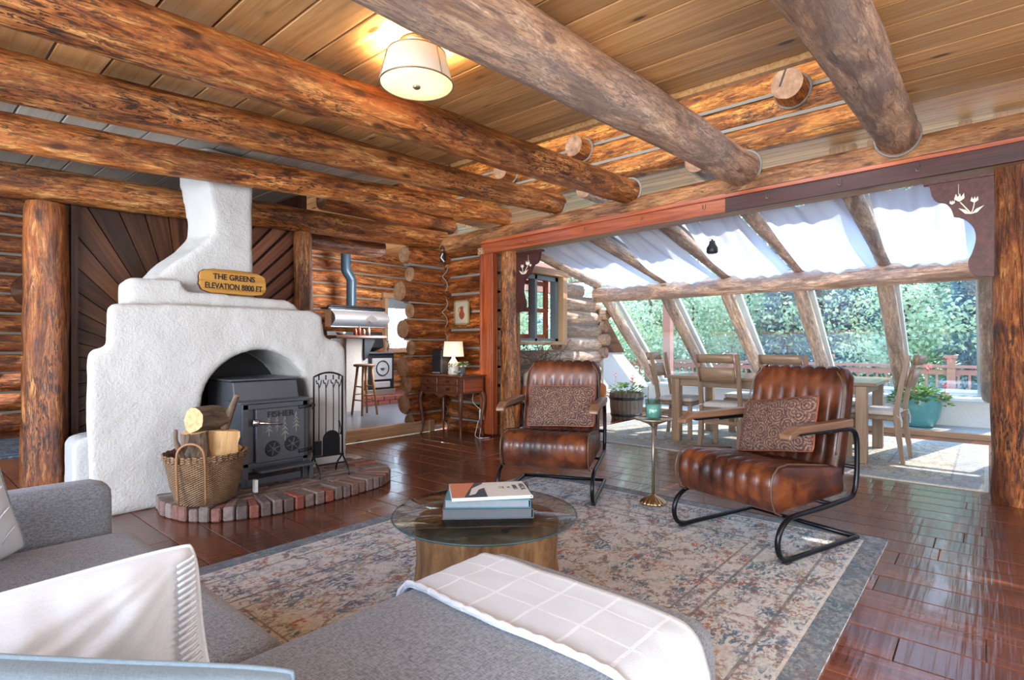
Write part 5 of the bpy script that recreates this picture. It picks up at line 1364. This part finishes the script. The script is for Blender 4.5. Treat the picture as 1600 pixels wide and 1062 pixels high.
s = MB(); s.prism([(0, .14), (-.14, .06), (-.10, -.07), (0, -.09)], lambda a, b: (a*1.0+.04, b*.9, -.012), lambda a, b: (a*1.0+.04, b*.9, 0)); s.build('ledge', 'panel_dark', t)
s = MB(); s.lathe([(0, 0), (.035, .0), (.04, .05), (.032, .10), (.036, .13), (.02, .155), (0, .16)], (-.03, 0, 0), 14); b_ = s.build('body', 'ink', t)
s = MB(); s.lathe([(0, .15), (.022, .165), (.024, .185), (.012, .205), (0, .21)], (-.03, 0, 0), 12); s.build('head', 'copper', b_)
s = MB(); s.lathe([(0, .205), (.042, .20), (.03, .215), (.024, .24), (0, .245)], (-.03, 0, 0), 14); s.build('hat', 'ink', b_)
s = MB(); s.tube([(-.055, .04, .12), (-.06, .055, .07), (-.055, .06, .01)], .009, 6); s.tube([(-.055, -.03, .13), (-.07, -.01, .07), (-.06, -.065, .01)], .009, 6); s.build('sleeves', 'white_plastic', b_)
t = thing('power_adapter', 'white power adapter plugged in low on the log wall under the desk', 'power adapter', (5.20, 5.03, .20))
s = MB(); s.box((0, 0, .07), (.05, .06, .14), ch=.008); s.build('housing', 'white_plastic', t)
s = MB(); s.tube(catmull([(5.2, 5.06, .34), (5.15, 5.15, .45), (5.15, 5.1, .62), (5.2, 5.1, .7)], 6), .004, 6); s.tube(catmull([(5.18, 5.02, .20), (5.12, 4.98, .06), (5.05, 4.92, .01), (5.02, 4.84, .01)], 6), .004, 6)
s.tube(catmull([(5.16, 5.05, .20), (5.08, 5.03, .03), (5.02, 4.95, .01), (4.98, 4.85, .01), (5.1, 4.8, .01)], 6), .004, 6)
s.v = [(x-5.20, y-5.03, z-.20) for x, y, z in s.v]; s.build('cable', 'white_plastic', t)

# ------------------------------------------------------------------ kitchen beyond the step
KZ = .15
s = MB()
for r_ in range(2):
    for k in range(9): s.box((5.02+.24*k+.12*(r_ % 2), 7.99, KZ+.035+.075*r_), (.225, .2, .066), ch=.005, tint=rnd.random())
s.box((5.98, 8.6, KZ+.07), (2.1, 1.15, .135), tint=.2)
one('brick_plinth', s, 'brick_red', 'low red brick plinth carrying the antique kitchen range', 'plinth')
t = thing('antique_range', 'black and nickel antique cast iron cooking range in the kitchen', 'stove', (5.60, 8.5, KZ+.145))
s = MB(); s.box((0, 0, .40), (1.15, .62, .66), ch=.01); s.build('body', 'iron', t)
s = MB(); s.box((0, -.01, .745), (1.22, .70, .03), ch=.006); s.build('cooktop', 'stove_iron', t)
s = MB(); s.box((.0, -.32, .045), (1.18, .03, .10), ch=.008); s.build('base_skirt', 'pewter', t)
for x, w_ in ((.30, .42), (-.25, .5)):
    s = MB(); s.box((x, -.325, .46), (w_, .03, .38), ch=.008); d_ = s.build('oven_door', 'nickel', t)
    s = MB(); s.tube([(x+.13*math.cos(a), -.345, .47+.13*math.sin(a)) for a in [2*PI*k/28 for k in range(28)]], .012, 6, closed=True); s.lathe([(0, -.01), (.05, 0), (0, .01)], (x, -.345, .47), 10); s.build('medallion', 'stove_dark', d_)
s = MB(); s.box((.30, -.33, .18), (.34, .03, .11), ch=.02); s.build('drawer', 'nickel', t)
s = MB(); s.prism([(.10, .80), (-.05, .84), (-.02, 1.05), (.0, 1.12), (.25, 1.12), (.25, .76)], lambda a, b: (-.58, a+.02, b), lambda a, b: (.55, a+.02, b)); s.build('back_panel', 'iron', t)
s = MB(); s.grid(lambda u, v: (-.52+1.12*u, .02-.17*math.sin(PI*v), 1.20+.30*v), 2, 12); s.box((.04, .1, 1.35), (1.1, .2, .3)); wc = s.build('warming_closet', 'nickel', t)
s = MB(); s.prism([(.08, 1.35), (.20, 1.42), (.32, 1.35), (.20, 1.28)], lambda a, b: (a, -.16, b), lambda a, b: (a, -.15, b)); s.build('badge', 'pewter', wc)
s = MB(); s.tube([(-.58, .0, 1.54), (-.5, .0, 1.56), (.5, .0, 1.56), (.6, .0, 1.54)], .018, 8); s.box((0, .1, 1.52), (1.15, .25, .03)); s.build('top_rail', 'iron', t)
s = MB()
for x in (-.54, .58): s.tube([(x, -.1, .78), (x+.02*(1 if x > 0 else -1), -.14, .9), (x, -.02, 1.05)], .02, 8)
s.build('scroll_bracket', 'chrome', t)
s = MB(); s.tube(catmull([(-.02, .15, 1.52), (-.02, .15, 1.98), (-.02, .15, 2.06), (-.12, .15, 2.20), (-.13, .15, 2.28), (-.13, .15, 2.62)], 5), .085, 18); s.build('stovepipe', 'book_navy', t)
s = MB(); s.tube([(-.13, .15, 2.24), (-.13, .15, 2.66)], .07, 14); s.build('pipe_collar', 'pewter', t)
# peninsula counter
t = thing('bar_counter', 'dark wooden bar ledge on a white painted half wall at the kitchen edge', 'counter', (4.86, 7.4, KZ), world=True)
s = MB(); s.box((4.86, 7.52, KZ+.565), (.30, .16, 1.13), ch=.004); s.build('half_wall', 'seat_pad', t)
s = MB(); s.box((4.80, 7.34, 1.305), (.90, .40, .045), ch=.01); s.build('ledge', 'walnut', t)
s = MB(); s.prism([(5.01, 1.28), (5.20, 1.28), (5.20, 1.24), (5.06, .98), (5.01, .94)], lambda a, b: (a, 7.40, b), lambda a, b: (a, 7.46, b)); s.build('bracket', 'iron', t)
for k, (x, r, hh, mt) in enumerate(((4.78, .026, .11, 'copper'), (4.85, .024, .14, 'copper'), (4.93, .026, .10, 'brass'), (5.02, .024, .13, 'pewter'))):
    s = MB(); s.lathe([(0, 0), (r, 0), (r*1.05, hh*.7), (r*.5, hh*.85), (r*.55, hh), (0, hh)], (x, 7.30, 1.329), 14)
    one('spice_jar', s, mt, ['squat copper spice jar leftmost on the bar ledge', 'taller copper spice jar on the bar ledge', 'small brass spice jar in the row on the bar ledge', 'pewter spice jar rightmost in the row on the bar ledge'][k], 'jar', 'jars on the bar ledge')
s = MB(); s.lathe([(0, 0), (.05, 0), (.075, .04), (.07, .045), (.045, .01), (0, .01)], (4.52, 7.28, 1.329), 20); one('bowl', s, 'pewter', 'shallow pewter bowl at the left end of the bar ledge', 'bowl')
t = thing('bar_stool', 'tall plain wooden bar stool under the dark bar ledge', 'stool', (4.74, 7.0, KZ))
s = MB(); s.lathe([(0, .715), (.15, .715), (.16, .725), (.16, .74), (.15, .75), (0, .75)], seg=28); s.build('seat', 'stool_wood', t)
for k in range(4):
    a = PI/4+k*PI/2; c, d_ = math.cos(a), math.sin(a); s = MB(); s.tube([(.10*c, .10*d_, .72), (.185*c, .185*d_, 0)], [.02, .017], 8); s.build('leg', 'stool_wood', t)
for (z, o) in ((.22, 0), (.30, 1), (.42, 0)):
    s = MB(); r = .10+(.72-z)/.72*.085
    for k in ((0, 2) if o else (1, 3)):
        a, b = PI/4+k*PI/2, PI/4+(k+1)*PI/2; s.tube([(r*math.cos(a), r*math.sin(a), z), (r*math.cos(b), r*math.sin(b), z)], .011, 6)
    s.build('rung', 'stool_wood', t)
s = MB(); s.box((7.0, 8.4, .64), (.5, .5, .40), ch=.03); s.box((7.0, 8.4, .855), (.54, .54, .03), ch=.01); one('white_chest', s, 'white_paint', 'white painted chest standing right of the antique range', 'chest')
t = thing('pendant_light', 'small clear glass pendant light hanging in the kitchen near the stovepipe', 'pendant light', (3.95, 7.5, 2.23))
s = MB(); s.lathe([(.03, .10), (.05, .04), (.055, 0), (.05, 0), (.045, .04), (.026, .10)], seg=20); s.build('shade', 'clear_glass', t)
s = MB(); s.lathe([(0, .03), (.018, .04), (.02, .06), (.01, .09), (0, .09)], seg=12); s.build('bulb', 'diffuser', t)
s = MB(); s.cyl((0, 0, .09), (0, 0, .75), .012, .006, 8); s.cyl((0, 0, .09), (0, 0, .17), .022, .022, 12); s.build('stem', 'iron', t)
add_light('pendant_bulb', 'POINT', (3.95, 7.5, 2.20), 10, (1.0, .78, .5), radius=.03)
# back room things
t = thing('switch_plate', 'white triple switch plate on the dark log wall of the back room', 'switch', (1.50, 10.02, 1.28))
s = MB(); s.box((0, 0, 0), (.34, .012, .17), ch=.004); p_ = s.build('plate', 'white_plastic', t)
for x in (-.09, 0, .09): s = MB(); s.box((x, -.012, 0), (.012, .02, .03)); s.build('toggle', 'ink', p_)
t = thing('straw_hat', 'dark round hat hanging on the log wall of the back room', 'hat', (1.43, 10.0, 1.93))
s = MB(); s.lathe([(0, .09), (.08, .085), (.11, .02), (.24, .0), (.245, -.008), (0, -.008)], seg=32); b_ = s.build('brim_and_crown', 'walnut', t); b_.rotation_euler = (PI/2, 0, 0)
s = MB(); s.tube([(.112*math.cos(2*PI*k/24), .112*math.sin(2*PI*k/24), .03) for k in range(24)], .008, 6, closed=True); s.build('band', 'iron', b_)

# ------------------------------------------------------------------ sunroom furniture
t = thing('dining_table', 'long grey-brown wooden dining table in the sunroom', 'table', (6.98, 1.93, .013))
s = MB(); s.box((0, 0, .785), (1.24, 2.20, .035), grain=1, ch=.006)
s.build('tabletop', 'table_top_wood', t)
s = MB()
for (c_, d_) in (((-.53, 0, .72), (.03, 1.96, .09)), ((.53, 0, .72), (.03, 1.96, .09)), ((0, -.97, .72), (1.06, .03, .09)), ((0, .97, .72), (1.06, .03, .09))): s.box(c_, d_, grain=1)
s.build('apron', 'table_wood', t)
for sx_ in (-1, 1):
    for sy_ in (-1, 1): s = MB(); s.box((sx_*.53, sy_*.97, .383), (.10, .10, .767), grain=2, ch=.006); s.build('leg', 'table_wood', t)
def dining_chair(lb):
    t = thing('dining_chair', lb, 'chair', group='dining chairs round the table')     # faces -Y
    s = MB(); s.box((0, 0, .44), (.46, .44, .05), ch=.01); s.build('seat_frame', 'table_wood', t)
    s = MB(); soft_box(s, (0, -.005, .49), (.45, .43, .055), r=.025, puff=.008, n=8); cu = s.build('seat_cushion', 'seat_pad', t)
    for sx_ in (-1, 1):
        s = MB(); s.tube(catmull([(sx_*.19, .21, .49), (sx_*.21, .245, .50), (sx_*.235, .25, .485), (sx_*.22, .265, .42), (sx_*.225, .262, .36)], 4), .006, 6); s.tube(catmull([(sx_*.20, .22, .49), (sx_*.25, .23, .47), (sx_*.25, .26, .44), (sx_*.24, .26, .38)], 4), .005, 6); s.build('tie', 'seat_pad', cu)
    for sx_ in (-1, 1):
        s = MB(); s.box((sx_*.205, -.195, .215), (.045, .045, .43), grain=2, ch=.004); s.build('leg', 'table_wood', t)
        s = MB(); prof = [(.17, .0+.0), (.205, .0), (.235, .44), (.235, .50), (.285, .80), (.335, 1.07), (.30, 1.075), (.24, .80), (.19, .50), (.185, .40)]
        prof = [(.255, 0), (.290, 0), (.245, .40), (.240, .52), (.285, .80), (.335, 1.07), (.300, 1.075), (.240, .80), (.195, .52), (.195, .40)]
        s.prism(prof, lambda a, b: (sx_*.215-.02, a, b), lambda a, b: (sx_*.215+.02, a, b), grain=2); s.build('back_leg', 'table_wood', t)
    def slat(z0, z1):
        s = MB(); yb = lambda z: .218+(z-.52)*.165/.55+.03
        s.grid(lambda u, v: (-.2+.4*u, yb(z0+(z1-z0)*v)+.03*math.sin(PI*u)-.012, z0+(z1-z0)*v), 10, 2); return s
    slat(.975, 1.07).build('top_rail', 'table_wood', t, solid=.022)
    slat(.76, .925).build('back_slat', 'table_wood', t, solid=.022)
    s = MB(); s.box((0, .2, .30), (.38, .02, .04)); s.build('stretcher', 'table_wood', t)
    return t
c1 = dining_chair('wooden dining chair seen from behind, left one on the near side of the table')
c1.location = (6.40, 2.27, .013); c1.rotation_euler = (0, 0, PI/2)
dup(c1, (6.40, 1.60, .013), PI/2, 'wooden dining chair seen from behind, right one showing above the right leather armchair')
dup(c1, (6.80, 3.0, .013), .03, 'wooden dining chair at the far left end of the dining table')
dup(c1, (6.88, .90, .013), PI-.06, 'wooden dining chair at the right end of the dining table, near the teal planter')
t = thing('dining_bench', 'cushioned wooden bench along the window side of the dining table', 'bench', (7.75, 1.93, .013))
s = MB(); s.box((0, 0, .43), (.38, 1.6, .04), grain=1); s.build('seat', 'table_wood', t)
s = MB(); soft_box(s, (0, 0, .485), (.38, 1.6, .07), r=.03, puff=.01, n=8); s.build('cushion', 'seat_pad', t)
for y in (-.7, .7):
    for x in (-.15, .15): s = MB(); s.box((x, y, .205), (.05, .08, .41), grain=2); s.build('leg', 'table_wood', t)

def geranium(root, n, R, z0, hgt, seed, petals):
    rnd.seed(seed); s = MB(); st_ = MB()
    for k in range(n):
        a = rnd.uniform(0, 2*PI); r = R*math.sqrt(rnd.random()); z = z0+hgt*rnd.random()*(1-.5*r/R)-(.10*max(0, r/R-.75)*4)
        c = Vector((r*math.cos(a), r*math.sin(a), z)); d = Vector((math.cos(a)*.8, math.sin(a)*.8, rnd.uniform(-.2, .9)))
        leaf_quad(s, c, d, Vector((0, 0, 1)), .065+.02*rnd.random(), .07, bend=.5)
        if k % 9 == 0: st_.tube([(r*.2*math.cos(a), r*.2*math.sin(a), z0-.05), tuple(c)], .004, 5)
    s.build('foliage', 'leaf', root); st_.build('stems', 'twig', root)
    for (dx, dy, dz, mt) in petals:
        f = MB(); c = Vector((dx, dy, z0+dz))
        for k in range(22):
            v = Vector((rnd.gauss(0, 1), rnd.gauss(0, 1), rnd.gauss(0, .8))).normalized(); leaf_quad(f, c+v*.015, v, Vector((0, 0, 1)), .032, .028)
        f.tube([tuple(c-Vector((0, 0, .12))), tuple(c)], .003, 5); f.build('flower', mt, root)
t = thing('teal_planter', 'glazed teal planter with red geraniums on the tiled sunroom ledge', 'planter', (9.38, .72, .072))
s = MB(); s.lathe([(0, 0), (.145, 0), (.165, .01), (.22, .14), (.248, .27), (.25, .35), (.243, .40), (.25, .415), (.24, .425), (.225, .41), (.225, .36), (0, .36)], seg=48); s.build('pot', 'teal_glaze', t)
s = MB(); s.lathe([(0, .37), (.224, .36)], seg=24); s.build('soil', 'soil', t)
geranium(t, 300, .33, .38, .20, 3, [(-.05, -.1, .42, 'red_petal'), (-.1, -.28, .20, 'red_petal'), (-.05, -.30, .08, 'pink_petal'), (-.15, .05, .1, 'pink_petal'), (-.1, -.22, .05, 'red_petal')])
t = thing('half_barrel_planter', 'weathered wooden half barrel with pink geraniums beside the white knee wall', 'planter', (7.92, 4.42, .001))
s = MB()
for k in range(24):
    a0, a1 = 2*PI*k/24+.012, 2*PI*(k+1)/24-.012
    prof = [(.235, 0), (.262, .2), (.268, .42)]
    vs = []
    for (r, z) in prof:
        for (aa, rr) in ((a0, r), (a1, r), (a1, r-.025), (a0, r-.025)): vs.append((rr*math.cos(aa), rr*math.sin(aa), z))
    fs = [(0, 3, 2, 1), (8, 9, 10, 11)]+[(i*4+j, i*4+(j+1) % 4, (i+1)*4+(j+1) % 4, (i+1)*4+j) for i in range(2) for j in range(4)]
    s.add(vs, fs, [(v[2]+k*3.3, v[0]*4, v[1]*4) for v in vs], rnd.random(), 0, False)
s.build('staves', 'barrel_wood', t)
s = MB()
for z, r in ((.07, .247), (.33, .270)): s.lathe([(r, z-.02), (r+.004, z-.02), (r+.005, z+.02), (r, z+.02)], seg=40)
s.build('hoop', 'iron', t)
s = MB(); s.lathe([(0, .38), (.243, .375)], seg=24); s.build('soil', 'soil', t)
geranium(t, 110, .30, .40, .20, 8, [(-.02, -.12, .27, 'pink_petal'), (-.14, .12, .30, 'pink_petal'), (-.1, -.16, .22, 'orange_petal')])
# loveseat, dry branch, small stool behind the left chair
t = thing('upholstered_loveseat', 'brown and ochre upholstered loveseat half hidden behind the left leather chair', 'loveseat', (6.15, 4.45, 0), world=True)
s = MB(); soft_box(s, (6.25, 4.45, .27), (1.1, .62, .32), r=.05, puff=.01, n=8); s.build('seat', 'walnut', t)
s = MB(); soft_box(s, (6.25, 4.42, .47), (.95, .55, .12), r=.05, puff=.02, n=8); s.build('seat_cushion', 'ochre_fabric', t)
s = MB(); soft_box(s, (6.25, 4.70, .55), (1.1, .14, .55), r=.06, puff=.01, n=8); s.build('backrest', 'cream_fabric', t)
for x in (5.70, 6.82): s = MB(); soft_box(s, (x, 4.45, .42), (.13, .62, .42), r=.06, puff=.01, n=8); s.build('armrest', 'ochre_fabric', t)
t = thing('dried_branch_arrangement', 'bundle of grey dried twigs with green sprigs under the sunroom window', 'plant', (6.20, 4.79, .84))
s = MB(); rnd.seed(14)
for k in range(34):
    a = Vector((rnd.uniform(-.35, .45), rnd.uniform(-.12, .08), rnd.uniform(.05, .30))); b = a+Vector((rnd.uniform(-.25, .3), rnd.uniform(-.1, .1), rnd.uniform(-.05, .16)))
    s.tube(catmull([a*.3, a, (a+b)/2+Vector((0, 0, .02)), b], 3), .006, 5)
s.build('twigs', 'twig', t)
s = MB()
for k in range(190):
    c = Vector((rnd.gauss(.12, .16), rnd.gauss(-.03, .06), abs(rnd.gauss(.12, .12)))); leaf_quad(s, c, Vector((rnd.gauss(0, 1), rnd.gauss(0, 1), rnd.gauss(.8, .6))), Vector((0, 0, 1)), .06, .018)
s.build('sprigs', 'grey_green_leaf', t)
# ------------------------------------------------------------------ outside
s = MB()
def gz(x, y): return -1.2-.02*(x-10)+.9*noise.noise(Vector((x*.08, y*.08, 0)))+max(0, x-24)*.15
s.grid(lambda u, v: (11+60*u, -45+100*v, gz(11+60*u, -45+100*v)), 60, 80); struct('ground', s, 'meadow')
s = MB(); s.grid(lambda u, v: (-2+14*u, 10.6+30*v, -1.4+.15*30*v*.4), 10, 10); s.grid(lambda u, v: (5.6+8*u, 5.3+6*v, -1.2), 4, 4); struct('ground_side', s, 'meadow')
s = MB(); boards(s, 9.95, 12.6, -6, 9, .14, 4, lambda x: -.25, .03, .01, .003); s.box((11.2, 1.5, -.5), (2.6, 15, .3)); struct('floor_deck', s, 'deck_red')
t = thing('deck_railing', 'red-brown wooden deck railing outside the slanted windows', 'railing', (12.4, 1.5, -.22), world=True)
s = MB(); s.box((12.4, 1.5, .80), (.14, 15, .05)); s.box((12.4, 1.5, .70), (.04, 15, .09)); s.box((12.4, 1.5, -.08), (.04, 15, .09)); s.build('handrail', 'deck_red', t)
for k in range(8):
    s = MB(); s.box((12.4, -5.2+1.9*k, .36), (.12, .12, 1.16)); s.box((12.4, -5.2+1.9*k, .97), (.17, .17, .05)); s.build('post', 'deck_red', t)
s = MB()
for k in range(100): s.box((12.4, -5.9+.15*k, .31), (.03, .035, .74))
o_ = s.build('baluster', 'deck_red', t); o_['kind'] = 'stuff'
# porch frame beyond the leftmost bay
t = thing('porch_frame', 'reddish timber porch post and beam outside the leftmost sunroom window', 'porch', (10.9, 5.2, -.22), world=True)
s = MB(); s.box((10.9, 5.1, 1.3), (.16, .16, 3.1)); s.build('post', 'deck_red', t)
s = MB(); s.box((10.9, 6.4, 2.75), (.14, 3.0, .2)); s.build('beam', 'deck_red', t)
s = MB(); s.box((7.9, 6.9, 1.3), (.16, .16, 3.1)); s.box((8.6, 6.9, 2.55), (1.9, .12, .6)); s.build('post', 'deck_red', t)

def tree_mesh(kind, seed, h):
    rnd.seed(seed); s = MB(); n = 5200
    if kind == 'pine':
        for k in range(n):
            z = h*(.10+.9*rnd.random()**.85); R = (h-z)*.23+.12; lay = .75+.25*math.sin(z*6+seed)
            a = rnd.uniform(0, 2*PI); r = R*lay*math.sqrt(rnd.random()*.8+.2)
            c = Vector((r*math.cos(a), r*math.sin(a), z-r*.25)); d = Vector((math.cos(a), math.sin(a), rnd.uniform(-.6, .3)))
            leaf_quad(s, c, d, Vector((rnd.uniform(-.4, .4), rnd.uniform(-.4, .4), 1)), .19+.09*rnd.random(), .075)
    else:
        bl_ = [Vector((rnd.gauss(0, h*.11), rnd.gauss(0, h*.11), h*(.35+.6*rnd.random()))) for _ in range(18)]
        for k in range(n):
            c = rnd.choice(bl_)+Vector((rnd.gauss(0, 1), rnd.gauss(0, 1), rnd.gauss(0, .8)))*h*.07
            leaf_quad(s, c, Vector((rnd.gauss(0, 1), rnd.gauss(0, 1), rnd.gauss(0, 1))), Vector((rnd.gauss(0, 1), rnd.gauss(0, 1), 1)), .12, .09)
    return s
def make_tree(kind, seed, h, mat, label):
    t = thing('pine_tree' if kind == 'pine' else 'aspen_tree', label, 'tree', group='trees beyond the deck')
    tree_mesh(kind, seed, h).build('crown', mat, t)
    s = MB(); s.tube([(0, 0, -.5), (.05, 0, h*.4), (0, .05, h*.9)], [h*.022, h*.016, .02], 8)
    for k in range(14):
        a = k*2.4; z = h*(.25+.045*k); s.tube([(0, 0, z), (h*.10*math.cos(a), h*.10*math.sin(a), z+h*.05)], [.03, .012], 5)
    s.build('trunk', 'bark', t); return t
protos = {'p': make_tree('pine', 1, 7.5, 'pine_foliage', ''), 'b': make_tree('pine', 2, 6.5, 'blue_spruce_foliage', ''), 'a': make_tree('aspen', 3, 6.0, 'aspen_foliage', '')}
spots = [('p', 15.0, 7.6, 1.0), ('a', 14.2, 5.9, .8), ('a', 16.0, 5.1, 1.0), ('b', 15.3, 4.0, .95), ('p', 17.5, 3.7, 1.15), ('b', 16.2, 2.5, 1.0), ('a', 15.2, 1.5, .75), ('p', 18.0, 1.6, 1.1), ('b', 14.8, .35, .7), ('p', 16.4, -.3, 1.0), ('a', 14.6, -1.0, .85),
         ('p', 19, 6.5, 1.3), ('b', 20, 4.6, 1.3), ('p', 21, .3, 1.4), ('a', 19, -1.6, 1.2), ('p', 17, -2.8, 1.2), ('b', 21, 9.5, 1.4), ('a', 18.5, 8.6, 1.1), ('p', 23, 3.0, 1.6), ('b', 24, 7, 1.6), ('p', 24, -2.5, 1.6), ('a', 9.6, 8.4, .8), ('b', 12.2, 10.2, 1.0), ('p', 9.0, 16.5, 1.0), ('a', 10.5, 15.5, .7), ('a', 12.6, 7.7, .75)]
nice = {'p': 'dark green pine', 'b': 'bluish spruce', 'a': 'light green leafy tree'}
used = set(); cnt = {}
def place(x, y): 
    u = (.6547*x-.7559*y)/(.7559*x+.6547*y)
    return u
order = {}
for k in 'pba':
    for zone in range(3):
        m_ = sorted([i for i, q in enumerate(spots) if q[0] == k and (0 if q[1] < 16.45 else 1 if q[1] < 20 else 2) == zone], key=lambda i: place(spots[i][1], spots[i][2]))
        for n_, i in enumerate(m_): order[i] = (n_, len(m_), zone)
ordw = ['leftmost', 'second from the left', 'third from the left', 'fourth from the left', 'fifth from the left', 'sixth from the left', 'seventh from the left']
zw = ['close behind the deck', 'in the middle distance', 'far up the slope']
for i, (k, x, y, sc) in enumerate(spots):
    n_, m_, zone = order[i]
    lb = nice[k]+' '+zw[zone]+(', '+(ordw[n_] if n_ < m_-1 or m_ == 1 else 'rightmost')+' of its kind there' if m_ > 1 else ', the only one of its kind there')
    if k not in used: used.add(k); o = protos[k]; o['label'] = lb; o.location = (x, y, gz(x, y)-.1); o.rotation_euler = (0, 0, i*1.3)
    else: o = dup(protos[k], (x, y, gz(x, y)-.1), i*1.3, lb)
    o.scale = (sc, sc, sc)
